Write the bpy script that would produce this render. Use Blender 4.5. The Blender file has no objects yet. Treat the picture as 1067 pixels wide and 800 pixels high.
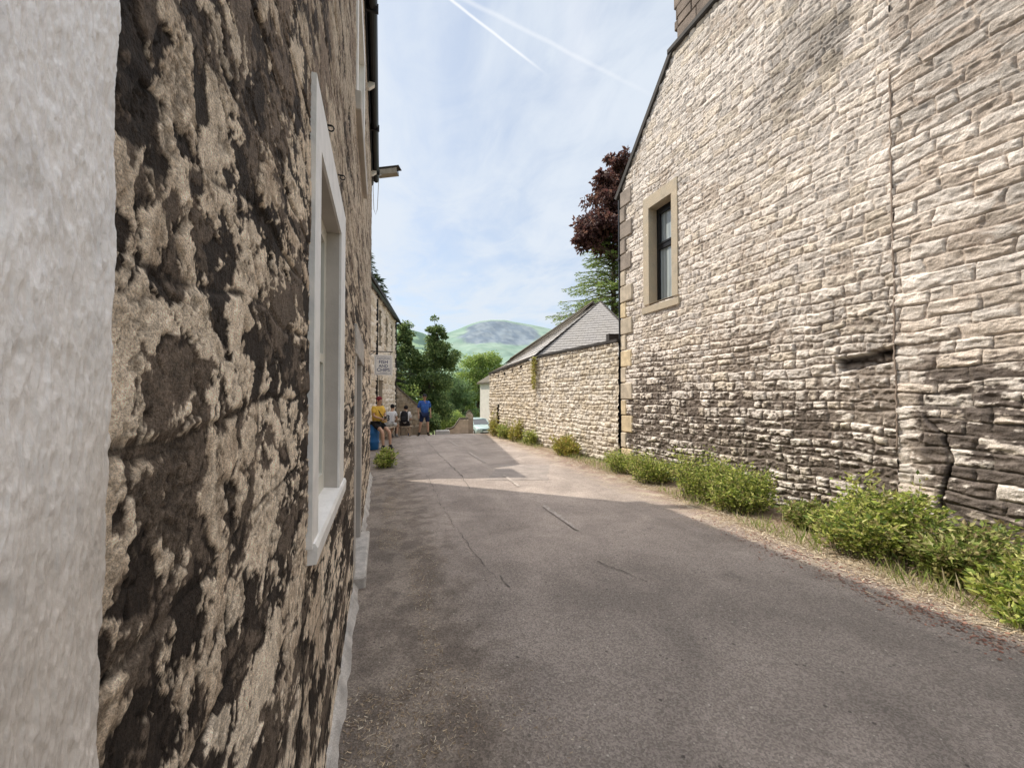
import bpy, math, random
import numpy as np
from mathutils import Vector, Matrix
C = bpy.context.scene.collection
rnd = random.Random(7)
PI = math.pi

# ------------------------------------------------------------------ noise
_rs = np.random.RandomState(11)
_T = _rs.rand(256, 256)
def vn(x, y, seed=0):
    x = np.asarray(x, float) + seed * 37.17; y = np.asarray(y, float) + seed * 91.7
    xi = np.floor(x).astype(int); yi = np.floor(y).astype(int)
    fx = x - xi; fy = y - yi
    fx = fx * fx * (3 - 2 * fx); fy = fy * fy * (3 - 2 * fy)
    a = _T[xi & 255, yi & 255]; b = _T[(xi + 1) & 255, yi & 255]
    c = _T[xi & 255, (yi + 1) & 255]; d = _T[(xi + 1) & 255, (yi + 1) & 255]
    return (a * (1 - fx) + b * fx) * (1 - fy) + (c * (1 - fx) + d * fx) * fy
def fbm(x, y, oct=4, seed=0, gain=.5):
    s = 0; a = 1; t = 0
    for o in range(oct):
        s = s + a * vn(x * 2 ** o, y * 2 ** o, seed + o * 3); t += a; a *= gain
    return s / t
def sm(a, b, x):
    t = np.clip((x - a) / (b - a), 0, 1)
    return t * t * (3 - 2 * t)

# ------------------------------------------------------------------ mesh helpers
def link_mesh(name, me, m=None, parent=None):
    o = bpy.data.objects.new(name, me); C.objects.link(o)
    if m: me.materials.append(m)
    if parent: o.parent = parent
    return o
def np_mesh(name, V, Q, m, parent=None, col=None, smooth=False):
    V = np.asarray(V, np.float32); Q = np.asarray(Q, np.int32)
    k = Q.shape[1]
    me = bpy.data.meshes.new(name)
    me.vertices.add(len(V)); me.vertices.foreach_set('co', V.ravel())
    me.loops.add(Q.size); me.loops.foreach_set('vertex_index', Q.ravel())
    me.polygons.add(len(Q)); me.polygons.foreach_set('loop_start', np.arange(0, Q.size, k, dtype=np.int32))
    try: me.polygons.foreach_set('loop_total', np.full(len(Q), k, np.int32))
    except Exception: pass
    me.polygons.foreach_set('use_smooth', np.full(len(Q), smooth))
    me.update(calc_edges=True)
    if col is not None:
        at = me.color_attributes.new('Col', 'FLOAT_COLOR', 'POINT')
        cc = np.ones((len(V), 4), np.float32); cc[:, :3] = col
        at.data.foreach_set('color', cc.ravel())
    me.validate()
    return link_mesh(name, me, m, parent)

class MB:
    def __init__(s): s.v = []; s.f = []
    def add(s, vs, fs):
        n = len(s.v); s.v += [tuple(v) for v in vs]; s.f += [tuple(i + n for i in f) for f in fs]; return s
    def box(s, a, b, M=None, bev=0):
        x0, y0, z0 = a; x1, y1, z1 = b
        if bev:
            e = bev; vs = []
            for (z, k) in ((z0, e), (z0 + e, 0), (z1 - e, 0), (z1, e)):
                for (x, y) in ((x0 + k, y0 + k + (0 if k else e)), (x0 + k + (0 if k else e), y0 + k), (x1 - k - (0 if k else e), y0 + k), (x1 - k, y0 + k + (0 if k else e)),
                               (x1 - k, y1 - k - (0 if k else e)), (x1 - k - (0 if k else e), y1 - k), (x0 + k + (0 if k else e), y1 - k), (x0 + k, y1 - k - (0 if k else e))):
                    vs.append(Vector((x, y, z)))
            fs = [tuple(range(7, -1, -1)), tuple(range(24, 32))]
            for r in range(3):
                for i in range(8):
                    j = (i + 1) % 8; fs.append((r * 8 + i, r * 8 + j, r * 8 + 8 + j, r * 8 + 8 + i))
        else:
            vs = [Vector(p) for p in ((x0, y0, z0), (x1, y0, z0), (x1, y1, z0), (x0, y1, z0), (x0, y0, z1), (x1, y0, z1), (x1, y1, z1), (x0, y1, z1))]
            fs = [(0, 3, 2, 1), (4, 5, 6, 7), (0, 1, 5, 4), (1, 2, 6, 5), (2, 3, 7, 6), (3, 0, 4, 7)]
        if M: vs = [M @ v for v in vs]
        return s.add(vs, fs)
    def ring(s, oa, ob, y0, y1, z0, z1, iy0, iy1, iz0, iz1, M):
        vs = []
        for o in (oa, ob):
            for y, z in ((y0, z0), (y1, z0), (y1, z1), (y0, z1), (iy0, iz0), (iy1, iz0), (iy1, iz1), (iy0, iz1)): vs.append(M @ Vector((o, y, z)))
        fs = []
        for k in range(4):
            j = (k + 1) % 4
            fs += [(k, j, 4 + j, 4 + k), (8 + k, 12 + k, 12 + j, 8 + j), (k, 8 + k, 8 + j, j), (4 + k, 4 + j, 12 + j, 12 + k)]
        return s.add(vs, fs)
    def tube(s, pts, rad, n=8, cap=True):
        pts = [Vector(p) for p in pts]
        if not isinstance(rad, (list, tuple)): rad = [rad] * len(pts)
        rings = []
        for i, p in enumerate(pts):
            d = (pts[min(i + 1, len(pts) - 1)] - pts[max(i - 1, 0)]).normalized()
            u = d.cross(Vector((0, 0, 1)) if abs(d.z) < .9 else Vector((1, 0, 0))).normalized(); w = d.cross(u)
            rings.append([p + (u * math.cos(2 * PI * k / n) + w * math.sin(2 * PI * k / n)) * rad[i] for k in range(n)])
        vs = [v for r in rings for v in r]; fs = []
        for i in range(len(pts) - 1):
            for k in range(n):
                j = (k + 1) % n; fs.append((i * n + k, i * n + j, (i + 1) * n + j, (i + 1) * n + k))
        if cap: fs += [tuple(range(n - 1, -1, -1)), tuple(range((len(pts) - 1) * n, len(pts) * n))]
        return s.add(vs, fs)
    def prism(s, poly, d):
        n = len(poly); d = Vector(d); vs = [Vector(p) for p in poly]; vs += [p + d for p in vs]
        fs = [tuple(range(n - 1, -1, -1)), tuple(range(n, 2 * n))] + [(i, (i + 1) % n, n + (i + 1) % n, n + i) for i in range(n)]
        return s.add(vs, fs)
    def loft(s, rings, cap=True):
        n = len(rings[0]); vs = [v for r in rings for v in r]; fs = []
        for i in range(len(rings) - 1):
            for k in range(n):
                j = (k + 1) % n; fs.append((i * n + k, i * n + j, (i + 1) * n + j, (i + 1) * n + k))
        if cap: fs += [tuple(range(n - 1, -1, -1)), tuple(range((len(rings) - 1) * n, len(rings) * n))]
        return s.add(vs, fs)
    def ball(s, c, r, nu=10, nv=7):
        if not isinstance(r, (tuple, list)): r = (r, r, r)
        rings = []
        for i in range(nv):
            t = PI * (i + .5) / nv
            rings.append([(c[0] + r[0] * math.sin(t) * math.cos(2 * PI * k / nu), c[1] + r[1] * math.sin(t) * math.sin(2 * PI * k / nu), c[2] - r[2] * math.cos(t)) for k in range(nu)])
        return s.loft(rings)
    def build(s, name, m, parent=None, smooth=False):
        me = bpy.data.meshes.new(name); me.from_pydata([tuple(v) for v in s.v], [], s.f)
        me.update()
        import bmesh
        bm = bmesh.new(); bm.from_mesh(me); bmesh.ops.recalc_face_normals(bm, faces=bm.faces); bm.to_mesh(me); bm.free()
        if smooth: me.polygons.foreach_set('use_smooth', [True] * len(me.polygons))
        return link_mesh(name, me, m, parent)

def tag(o, label, cat, group=None, kind=None):
    if label: o['label'] = label
    if cat: o['category'] = cat
    if group: o['group'] = group
    if kind: o['kind'] = kind
    return o
def thing(name, label, cat, loc=(0, 0, 0), rz=0, group=None):
    o = bpy.data.objects.new(name, None); C.objects.link(o); o.empty_display_size = .2
    o.location = loc; o.rotation_euler = (0, 0, rz)
    return tag(o, label, cat, group)
def struct(o): o['kind'] = 'structure'; return o

# ------------------------------------------------------------------ materials
def newmat(name):
    m = bpy.data.materials.new(name); m.use_nodes = True
    nt = m.node_tree; nt.nodes.clear()
    return m, nt, nt.nodes, nt.links
def mth(nt, op, a, b=None, c=None):
    n = nt.nodes.new('ShaderNodeMath'); n.operation = op
    for i, v in enumerate((a, b, c)):
        if v is None: continue
        if isinstance(v, (int, float)): n.inputs[i].default_value = v
        else: nt.links.new(v, n.inputs[i])
    return n.outputs[0]
def mixc(nt, fac, a, b, mode='MIX'):
    n = nt.nodes.new('ShaderNodeMix'); n.data_type = 'RGBA'; n.blend_type = mode
    for sock, v in ((n.inputs[0], fac), (n.inputs[6], a), (n.inputs[7], b)):
        if isinstance(v, (int, float)): sock.default_value = v
        elif isinstance(v, (tuple, list)): sock.default_value = (*v[:3], 1)
        else: nt.links.new(v, sock)
    return n.outputs[2]
def noise(nt, co, scale, detail=4, rough=.55, dist=0):
    n = nt.nodes.new('ShaderNodeTexNoise'); n.inputs['Scale'].default_value = scale
    n.inputs['Detail'].default_value = detail; n.inputs['Roughness'].default_value = rough; n.inputs['Distortion'].default_value = dist
    nt.links.new(co, n.inputs['Vector']); return n.outputs['Fac']
def ramp(nt, v, a, b, lo=0., hi=1.):
    n = nt.nodes.new('ShaderNodeMapRange'); n.interpolation_type = 'SMOOTHSTEP'
    nt.links.new(v, n.inputs[0]); n.inputs[1].default_value = a; n.inputs[2].default_value = b
    n.inputs[3].default_value = lo; n.inputs[4].default_value = hi; return n.outputs[0]
def coords(nt, scale=None):
    g = nt.nodes.new('ShaderNodeNewGeometry'); co = g.outputs['Position']
    if scale:
        mp = nt.nodes.new('ShaderNodeMapping'); mp.inputs['Scale'].default_value = scale
        nt.links.new(co, mp.inputs[0]); co = mp.outputs[0]
    return co
def pmat(name, base, var=.3, scale=8, rough=.85, bump=.3, bscale=40, bdist=.004, attr=False, base2=None, spec=.3, fine=None, metallic=0, stretch=None):
    m, nt, N, L = newmat(name)
    out = N.new('ShaderNodeOutputMaterial'); p = N.new('ShaderNodeBsdfPrincipled')
    L.new(p.outputs[0], out.inputs[0])
    co = coords(nt, stretch)
    n1 = noise(nt, co, scale, 5)
    if attr:
        a = N.new('ShaderNodeAttribute'); a.attribute_name = 'Col'; col = a.outputs['Color']
    else: col = base
    if base2: col = mixc(nt, ramp(nt, n1, .38, .62), col, base2)
    f = ramp(nt, n1, .25, .75, 1 - var, 1 + var)
    hs = N.new('ShaderNodeHueSaturation')
    if isinstance(col, (tuple, list)): hs.inputs['Color'].default_value = (*col, 1)
    else: L.new(col, hs.inputs['Color'])
    if fine:
        n3 = noise(nt, co, fine[0], 3, .7); f = mth(nt, 'MULTIPLY', f, ramp(nt, n3, .25, .75, 1 - fine[1], 1 + fine[1]))
    L.new(f, hs.inputs['Value']); L.new(hs.outputs[0], p.inputs['Base Color'])
    p.inputs['Roughness'].default_value = rough; p.inputs['Specular IOR Level'].default_value = spec
    p.inputs['Metallic'].default_value = metallic
    if bump:
        n2 = noise(nt, co, bscale, 6, .65)
        b = N.new('ShaderNodeBump'); b.inputs['Strength'].default_value = bump; b.inputs['Distance'].default_value = bdist
        L.new(n2, b.inputs['Height']); L.new(b.outputs[0], p.inputs['Normal'])
    return m
M = {}
M['stone'] = pmat('weathered_stone', None, var=.16, scale=5, bump=1., bscale=38, bdist=.022, attr=True, fine=(90, .22), rough=.92, spec=.15)
M['stone_near'] = pmat('soot_flaked_stone', None, var=.14, scale=14, bump=1., bscale=190, bdist=.008, attr=True, fine=(380, .45), rough=.85, spec=.25)
M['far_stone'] = pmat('far_stone', None, var=.15, scale=4, bump=.7, bscale=15, bdist=.03, attr=True, rough=.95, spec=.1)
M['sand'] = pmat('dressed_sandstone', (.50, .43, .33), var=.22, scale=5, bump=.8, bscale=40, bdist=.012, base2=(.42, .35, .26), fine=(120, .15))
M['quoin'] = pmat('quoin_sandstone', None, var=.22, scale=6, bump=.8, bscale=45, bdist=.012, attr=True, fine=(120, .18))
M['white_rough'] = pmat('white_painted_roughcast', None, attr=True, var=.05, scale=7, rough=.24, bump=.6, bscale=160, bdist=.003, spec=.9, fine=(30, .05), stretch=(1, 1, .4))
M['white_paint'] = pmat('white_masonry_paint', (.80, .775, .745), var=.09, scale=10, rough=.5, bump=.5, bscale=80, bdist=.004, spec=.4)
M['grey_paint'] = pmat('worn_grey_paint', (.46, .42, .38), var=.1, scale=6, rough=.6, bump=.3, bscale=60)
M['cream_paint'] = pmat('cream_gloss_paint', (.70, .68, .60), var=.05, scale=6, rough=.3, bump=.05)
M['black_paint'] = pmat('black_paint', (.012, .012, .014), var=.3, scale=10, rough=.35, bump=.05)
M['dark_wood'] = pmat('dark_wood', (.05, .042, .038), var=.3, scale=8, rough=.6)
M['slate'] = pmat('grey_slate', (.38, .37, .355), var=.2, scale=2, rough=.75, bump=.6, bscale=14, bdist=.02, base2=(.44, .41, .38), fine=(9, .1))
M['stone_slate'] = pmat('mossy_stone_slate', (.16, .14, .115), var=.35, scale=2, rough=.9, bump=1, bscale=8, bdist=.04, base2=(.10, .085, .06))
M['dark_slate'] = pmat('dark_slate', (.05, .045, .042), var=.3, scale=3, rough=.8, bump=.5, bscale=20)
M['concrete'] = pmat('pale_concrete', (.48, .445, .41), var=.25, scale=9, rough=.9, bump=.9, bscale=70, bdist=.01, fine=(150, .25))
M['mortar'] = pmat('brown_mortar', (.30, .235, .19), var=.15, scale=20, bump=.7, bscale=120, bdist=.005)
M['bark'] = pmat('bark', (.10, .075, .055), var=.3, scale=8, bump=.8, bscale=25, bdist=.02)
M['pale_render'] = pmat('pale_render', (.62, .58, .52), var=.08, scale=3, bump=.3)
M['bin_blue'] = pmat('blue_plastic', (.03, .16, .42), var=.08, scale=5, rough=.45, bump=0)
M['steel'] = pmat('dull_steel', (.35, .34, .32), var=.2, scale=15, rough=.5, bump=.2, metallic=.3)
M['cctv'] = pmat('weathered_beige_casing', (.33, .29, .23), var=.2, scale=12, rough=.6, bump=.2)
M['plaster_pale'] = pmat('bench_wood', (.38, .30, .22), var=.2, scale=10, bump=.4)
def glass_mat(name, base, rough=.06, stripes=False):
    m, nt, N, L = newmat(name); out = N.new('ShaderNodeOutputMaterial'); p = N.new('ShaderNodeBsdfPrincipled'); L.new(p.outputs[0], out.inputs[0])
    p.inputs['Roughness'].default_value = rough; p.inputs['Specular IOR Level'].default_value = .8
    if stripes:
        w = N.new('ShaderNodeTexWave'); w.wave_type = 'BANDS'; w.bands_direction = 'Y'; w.inputs['Scale'].default_value = 3.2; w.inputs['Distortion'].default_value = 1.5
        L.new(coords(nt), w.inputs['Vector'])
        L.new(mixc(nt, w.outputs['Fac'], base, tuple(c * .62 for c in base)), p.inputs['Base Color'])
    else:
        n = noise(nt, coords(nt), 3, 3); L.new(mixc(nt, n, base, tuple(c * .5 for c in base)), p.inputs['Base Color'])
    return m
M['glass'] = glass_mat('curtained_glass', (.40, .45, .46), stripes=True)
M['glass_dark'] = glass_mat('dark_glass', (.03, .035, .04))
def leaf_mat(name, trans=.35, rough=.5):
    m, nt, N, L = newmat(name)
    out = N.new('ShaderNodeOutputMaterial'); p = N.new('ShaderNodeBsdfPrincipled'); t = N.new('ShaderNodeBsdfTranslucent'); mx = N.new('ShaderNodeMixShader')
    a = N.new('ShaderNodeAttribute'); a.attribute_name = 'Col'
    n1 = noise(nt, coords(nt), 60, 2)
    c = mixc(nt, 1.0, a.outputs['Color'], ramp(nt, n1, .3, .7, .75, 1.2), 'MULTIPLY')
    L.new(c, p.inputs['Base Color']); p.inputs['Roughness'].default_value = rough; p.inputs['Specular IOR Level'].default_value = .35
    g = mixc(nt, .5, c, (.35, .42, .05), 'MIX') if False else c
    L.new(g, t.inputs[0]); mx.inputs[0].default_value = trans
    L.new(p.outputs[0], mx.inputs[1]); L.new(t.outputs[0], mx.inputs[2]); L.new(mx.outputs[0], out.inputs[0])
    return m
M['leaf'] = leaf_mat('leaves', .45); M['straw'] = leaf_mat('dry_straw', .15, .9)

# ------------------------------------------------------------------ stone walls
def layout(L, H, cmin, cmax, wmin, wmax, rs, ztop_grow=0):
    zs = [0.]
    while zs[-1] < H + .3: zs.append(zs[-1] + rs.uniform(cmin, cmax))
    rows = []
    for i in range(len(zs)):
        xs = [-rs.uniform(0, wmax)]
        while xs[-1] < L + 1: xs.append(xs[-1] + wmin + (wmax - wmin) * rs.rand() ** 1.4)
        rows.append(np.array(xs))
    return np.array(zs), rows
def stones(S, Z, lay, wob=.02, joint=.012, seed=0, wscale=2.2):
    """per point: distance to nearest joint, stone id random a,b"""
    zs, rows = lay
    Zw = Z + (fbm(S * wscale, Z * wscale, 3, seed + 5) - .5) * wob * 4 + 0
    Sw = S + (fbm(S * wscale * 1.6, Z * wscale * 1.6, 3, seed + 9) - .5) * wob * 4
    ci = np.clip(np.searchsorted(zs, Zw, 'right') - 1, 0, len(zs) - 2)
    dz = np.minimum(Zw - zs[ci], zs[ci + 1] - Zw)
    hgt = zs[ci + 1] - zs[ci]
    ds = np.zeros_like(S); sid = np.zeros(S.shape, int); wid = np.ones_like(S); rel = np.zeros_like(S)
    for c in np.unique(ci):
        m = ci == c; xs = rows[c]; q = Sw[m]
        k = np.clip(np.searchsorted(xs, q, 'right') - 1, 0, len(xs) - 2)
        ds[m] = np.minimum(q - xs[k], xs[k + 1] - q); sid[m] = k; wid[m] = xs[k + 1] - xs[k]
        rel[m] = (q - xs[k]) / (xs[k + 1] - xs[k])
    ra = _T[(ci * 7 + seed * 13) & 255, (sid * 11 + seed) & 255]
    rb = _T[(ci * 5 + 90 + seed) & 255, (sid * 3 + 40) & 255]
    rc = _T[(ci * 3 + 17 + seed) & 255, (sid * 5 + 140) & 255]
    relz = (Zw - zs[ci]) / hgt
    return np.minimum(dz, ds), ra, rb, rc, rel, relz
def grid_wall(name, P0, D, Nn, ss, zz, hfun, m, parent=None, top=None, holes=(), smooth=True, bot=None):
    """P0 origin, D along dir, Nn outward normal. hfun(S,Z)->(disp,colour[...,3])"""
    ss = list(ss); zz = list(zz)
    for h in holes: ss += [h[0], h[1]]; zz += [h[2], h[3]]
    ss = np.array(sorted(set(np.round(ss, 4)))); zz = np.array(sorted(set(np.round(zz, 4))))
    S, Z = np.meshgrid(ss, zz, indexing='ij')
    if top is not None:
        T = top(S); Z2 = np.minimum(Z, T)
    else: Z2 = Z
    if bot is not None: Z2 = np.maximum(Z2, bot(S))
    disp, col = hfun(S, Z2)
    P0 = np.array(P0, float); D = np.array(D, float); Nn = np.array(Nn, float)
    V = P0 + S[..., None] * D + disp[..., None] * Nn; V[..., 2] += Z2
    ns, nz = S.shape
    i = np.arange(ns - 1)[:, None] * nz + np.arange(nz - 1)[None, :]
    Q = np.stack([i, i + nz, i + nz + 1, i + 1], -1)
    if np.dot(np.cross(D, (0, 0, 1)), Nn) < 0: Q = Q[..., ::-1]
    keep = np.ones(i.shape, bool)
    sc = (ss[:-1] + ss[1:]) / 2; zc = (zz[:-1] + zz[1:]) / 2
    for h in holes: keep &= ~((sc[:, None] > h[0]) & (sc[:, None] < h[1]) & (zc[None, :] > h[2]) & (zc[None, :] < h[3]))
    if top is not None:
        keep &= ~((Z[:-1, :-1] >= T[:-1, :-1]) & (Z[1:, :-1] >= T[1:, :-1]))
    return np_mesh(name, V.reshape(-1, 3), Q[keep], m, parent, col.reshape(-1, 3), smooth)
def unit(a, b):
    d = np.array(b, float) - np.array(a, float); n = np.linalg.norm(d); return d / n, n

# ================================================================== WORLD, SUN, CAMERA
SUN = Vector((-4.06, 3.4, 6.1)).normalized()    # towards the sun
def make_world():
    w = bpy.data.worlds.new('World'); bpy.context.scene.world = w; w.use_nodes = True
    nt = w.node_tree; nt.nodes.clear(); N = nt.nodes; L = nt.links
    out = N.new('ShaderNodeOutputWorld'); bg = N.new('ShaderNodeBackground'); L.new(bg.outputs[0], out.inputs[0])
    sky = N.new('ShaderNodeTexSky'); sky.sky_type = 'NISHITA'; sky.sun_disc = False
    sky.sun_elevation = math.asin(SUN.z); sky.sun_rotation = math.atan2(SUN.x, SUN.y)
    sky.air_density = 1.0; sky.dust_density = 1.2; sky.ozone_density = 1.5
    tc = N.new('ShaderNodeTexCoord'); nv = N.new('ShaderNodeVectorMath'); nv.operation = 'NORMALIZE'; L.new(tc.outputs['Generated'], nv.inputs[0])
    d = nv.outputs[0]
    sp = N.new('ShaderNodeSeparateXYZ'); L.new(d, sp.inputs[0])
    # project onto a cloud deck plane
    zz = mth(nt, 'MAXIMUM', sp.outputs['Z'], .06)
    cx = mth(nt, 'DIVIDE', sp.outputs['X'], zz); cy = mth(nt, 'DIVIDE', sp.outputs['Y'], zz)
    cb = N.new('ShaderNodeCombineXYZ'); L.new(cx, cb.inputs[0]); L.new(cy, cb.inputs[1])
    mp = N.new('ShaderNodeMapping'); mp.inputs['Rotation'].default_value = (0, 0, .9); mp.inputs['Scale'].default_value = (1.0, .55, 1); L.new(cb.outputs[0], mp.inputs[0])
    n1 = noise(nt, mp.outputs[0], 1.3, 7, .55, .6); n2 = noise(nt, mp.outputs[0], 4.5, 6, .6, 1.)
    cl = mth(nt, 'ADD', mth(nt, 'MULTIPLY', n1, .75), mth(nt, 'MULTIPLY', n2, .25))
    fac = ramp(nt, cl, .34, .60, .52, .97)
    # haze toward horizon
    hz = ramp(nt, sp.outputs['Z'], .0, .42, .95, 0.)
    fac = mth(nt, 'MAXIMUM', fac, mth(nt, 'MULTIPLY', hz, .92))
    fac = mth(nt, 'MINIMUM', fac, .97)
    # contrails: thin bands along great circles
    tr_ = []
    def trail(d1, d2, width, strength, fade0, fade1):
        a = Vector(d1).normalized(); b = Vector(d2).normalized(); n = a.cross(b).normalized(); t = (b - a * a.dot(b)).normalized()
        def dot(v):
            k = N.new('ShaderNodeVectorMath'); k.operation = 'DOT_PRODUCT'; L.new(d, k.inputs[0]); k.inputs[1].default_value = v; return k.outputs['Value']
        off = mth(nt, 'ABSOLUTE', mth(nt, 'ADD', dot(n), mth(nt, 'MULTIPLY', mth(nt, 'SUBTRACT', n2, .5), width * .8)))
        band = ramp(nt, off, 0, width, 1, 0)
        along = mth(nt, 'ARCTAN2', dot(t), dot(a)); L12 = math.acos(a.dot(b))
        m1 = ramp(nt, along, L12 * fade0, L12 * fade1, 1, 0)
        m2 = ramp(nt, along, -1.2, -.4, 0, 1)
        tr_.append(mth(nt, 'MULTIPLY', mth(nt, 'MULTIPLY', band, m1), mth(nt, 'MULTIPLY', m2, strength)))
    trail((.155, .98, 1.037), (.399, .904, .837), .0038, .9, .6, 1.02)
    trail((.215, .961, 1.025), (.703, .806, .762), .006, .38, .4, 1.1)
    trail((.476, .875, 1.037), (.466, .885, .712), .06, .3, .3, 1.3)
    cloud = mixc(nt, hz, CLOUD, CLOUD_LOW)
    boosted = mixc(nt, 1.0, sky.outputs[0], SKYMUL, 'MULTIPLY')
    c = mixc(nt, fac, boosted, cloud)
    for t_ in tr_: c = mixc(nt, t_, c, (7.2, 7.35, 7.6))
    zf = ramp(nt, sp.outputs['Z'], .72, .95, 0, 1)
    c = mixc(nt, zf, c, (19.5, 19.5, 19.8))  # very bright zenith added above the view to raise light in the shade
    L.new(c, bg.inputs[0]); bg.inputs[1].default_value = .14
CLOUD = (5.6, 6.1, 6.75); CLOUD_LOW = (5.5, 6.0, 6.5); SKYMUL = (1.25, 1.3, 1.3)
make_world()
sl = bpy.data.lights.new('sun', 'SUN'); sl.energy = 4.8; sl.angle = math.radians(.6); sl.color = (1, .92, .80)
so = bpy.data.objects.new('sun', sl); C.objects.link(so); so.rotation_euler = SUN.to_track_quat('Z', 'Y').to_euler()
sc = bpy.context.scene
sc.view_settings.view_transform = 'Standard'; sc.view_settings.look = 'None'; sc.view_settings.exposure = 0
cam = bpy.data.cameras.new('camera'); co = bpy.data.objects.new('camera', cam); C.objects.link(co); sc.camera = co
cam.sensor_fit = 'HORIZONTAL'; cam.sensor_width = 36; cam.lens = 36 * 400 / 1067; cam.shift_y = 7 / 1067
cam.clip_start = .02; cam.clip_end = 8000
co.location = (0, 0, 1.6)
co.rotation_euler = (PI / 2 + math.atan(8 / 400), 0, -math.atan((533.5 - 402) / 400))

# ================================================================== GROUND
def gz(x, y):
    t = np.maximum(np.asarray(y, float) - 16, 0)
    g = -.105 * (np.sqrt(t * t + 4) - 2)
    return np.where(g < -6, -6 - 3 * (1 - np.exp((g + 6) / 3)), g)
def gzf(x, y): return float(gz(x, y))
def make_ground():
    a = np.concatenate([np.arange(-8, 60, 1.0), 60 + np.cumsum(np.geomspace(1.2, 500, 45))])
    b = np.concatenate([-np.cumsum(np.geomspace(1.2, 500, 40))[::-1] - 10, np.arange(-10, 14, 1.), 14 + np.cumsum(np.geomspace(1.2, 500, 40))])
    a = np.concatenate([-8 - np.cumsum(np.geomspace(1.2, 400, 20))[::-1], a])
    X, Y = np.meshgrid(b, a, indexing='ij')
    Z = gz(X, Y) - .02 - np.where(Y > 15, .02, 0)
    V = np.stack([X, Y, Z], -1).reshape(-1, 3); nx, ny = X.shape
    i = np.arange(nx - 1)[:, None] * ny + np.arange(ny - 1)[None, :]
    Q = np.stack([i, i + ny, i + ny + 1, i + 1], -1).reshape(-1, 4)
    g = pmat('grassy_ground', (.16, .19, .07), var=.3, scale=.3, base2=(.11, .15, .05), bump=.6, bscale=5, bdist=.05)
    struct(np_mesh('ground', V, Q, g))
make_ground()

def asphalt_mat():
    m, nt, N, L = newmat('old_asphalt')
    out = N.new('ShaderNodeOutputMaterial'); p = N.new('ShaderNodeBsdfPrincipled'); L.new(p.outputs[0], out.inputs[0])
    co = coords(nt); sp = N.new('ShaderNodeSeparateXYZ'); L.new(co, sp.inputs[0]); X = sp.outputs[0]
    big = noise(nt, co, .55, 5); mid = noise(nt, co, 4, 5); fin = noise(nt, co, 240, 4, .8)
    strk = noise(nt, coords(nt, (2.6, .22, 1)), 1.2, 5)
    col = mixc(nt, ramp(nt, big, .35, .65), (.30, .252, .222), (.37, .312, .275))
    col = mixc(nt, mth(nt, 'MULTIPLY', ramp(nt, strk, .5, .72), .5), col, (.42, .355, .31))
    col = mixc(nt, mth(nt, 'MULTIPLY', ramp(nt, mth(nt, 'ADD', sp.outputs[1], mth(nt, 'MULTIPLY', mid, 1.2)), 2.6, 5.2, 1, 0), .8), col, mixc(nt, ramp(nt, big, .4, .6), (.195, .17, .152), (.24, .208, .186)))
    # grit at the left, next to the house, and right by the verge
    edge = ramp(nt, mth(nt, 'ADD', X, mth(nt, 'MULTIPLY', mid, .9)), .75, 1.35, 1, 0)
    edge2 = ramp(nt, mth(nt, 'ADD', X, mth(nt, 'MULTIPLY', mid, 1.0)), 4.15, 4.9, 0, 1)
    lv = mixc(nt, ramp(nt, mid, .4, .6), (.15, .12, .098), (.27, .225, .185))
    col = mixc(nt, mth(nt, 'MULTIPLY', edge, .8), col, lv)
    col = mixc(nt, mth(nt, 'MULTIPLY', edge2, .8), col, mixc(nt, ramp(nt, mid, .4, .6), (.27, .18, .14), (.40, .33, .25)))
    col = mixc(nt, 1., col, ramp(nt, noise(nt, co, 1.3, 6, .62, .8), .3, .7, .84, 1.16), 'MULTIPLY')
    stn = noise(nt, co, 2.4, 5, .6, .4)
    col = mixc(nt, mth(nt, 'MULTIPLY', ramp(nt, stn, .62, .70), .35), col, (.12, .105, .098))
    # aggregate chips
    v = N.new('ShaderNodeTexVoronoi'); v.inputs['Scale'].default_value = 110; L.new(co, v.inputs['Vector'])
    sv = N.new('ShaderNodeSeparateColor'); L.new(v.outputs['Color'], sv.inputs[0])
    chip = ramp(nt, sv.outputs[0], .0, 1, .74, 1.26)
    col = mixc(nt, 1., col, chip, 'MULTIPLY')
    col = mixc(nt, 1., col, ramp(nt, fin, .3, .7, .66, 1.34), 'MULTIPLY')
    v2 = N.new('ShaderNodeTexVoronoi'); v2.inputs['Scale'].default_value = 26; L.new(co, v2.inputs['Vector'])
    sv2 = N.new('ShaderNodeSeparateColor'); L.new(v2.outputs['Color'], sv2.inputs[0])
    fleck = mth(nt, 'MULTIPLY', mth(nt, 'GREATER_THAN', sv2.outputs[1], .86), mth(nt, 'LESS_THAN', v2.outputs['Distance'], .16))
    col = mixc(nt, mth(nt, 'MULTIPLY', fleck, .65), col, (.55, .5, .44))
    v3 = N.new('ShaderNodeTexVoronoi'); v3.inputs['Scale'].default_value = 14; L.new(co, v3.inputs['Vector'])
    hole = mth(nt, 'MULTIPLY', mth(nt, 'LESS_THAN', v3.outputs['Distance'], .13), ramp(nt, mid, .5, .6))
    col = mixc(nt, mth(nt, 'MULTIPLY', hole, .7), col, (.035, .03, .028))
    L.new(col, p.inputs['Base Color']); p.inputs['Roughness'].default_value = .82; p.inputs['Specular IOR Level'].default_value = .35
    b = N.new('ShaderNodeBump'); b.inputs['Strength'].default_value = .9; b.inputs['Distance'].default_value = .006
    L.new(mth(nt, 'ADD', v.outputs['Distance'], mth(nt, 'MULTIPLY', fin, .8)), b.inputs['Height'])
    b2 = N.new('ShaderNodeBump'); b2.inputs['Strength'].default_value = .5; b2.inputs['Distance'].default_value = .06
    L.new(mid, b2.inputs['Height']); L.new(b2.outputs[0], b.inputs['Normal']); L.new(b.outputs[0], p.inputs['Normal'])
    return m
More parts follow.
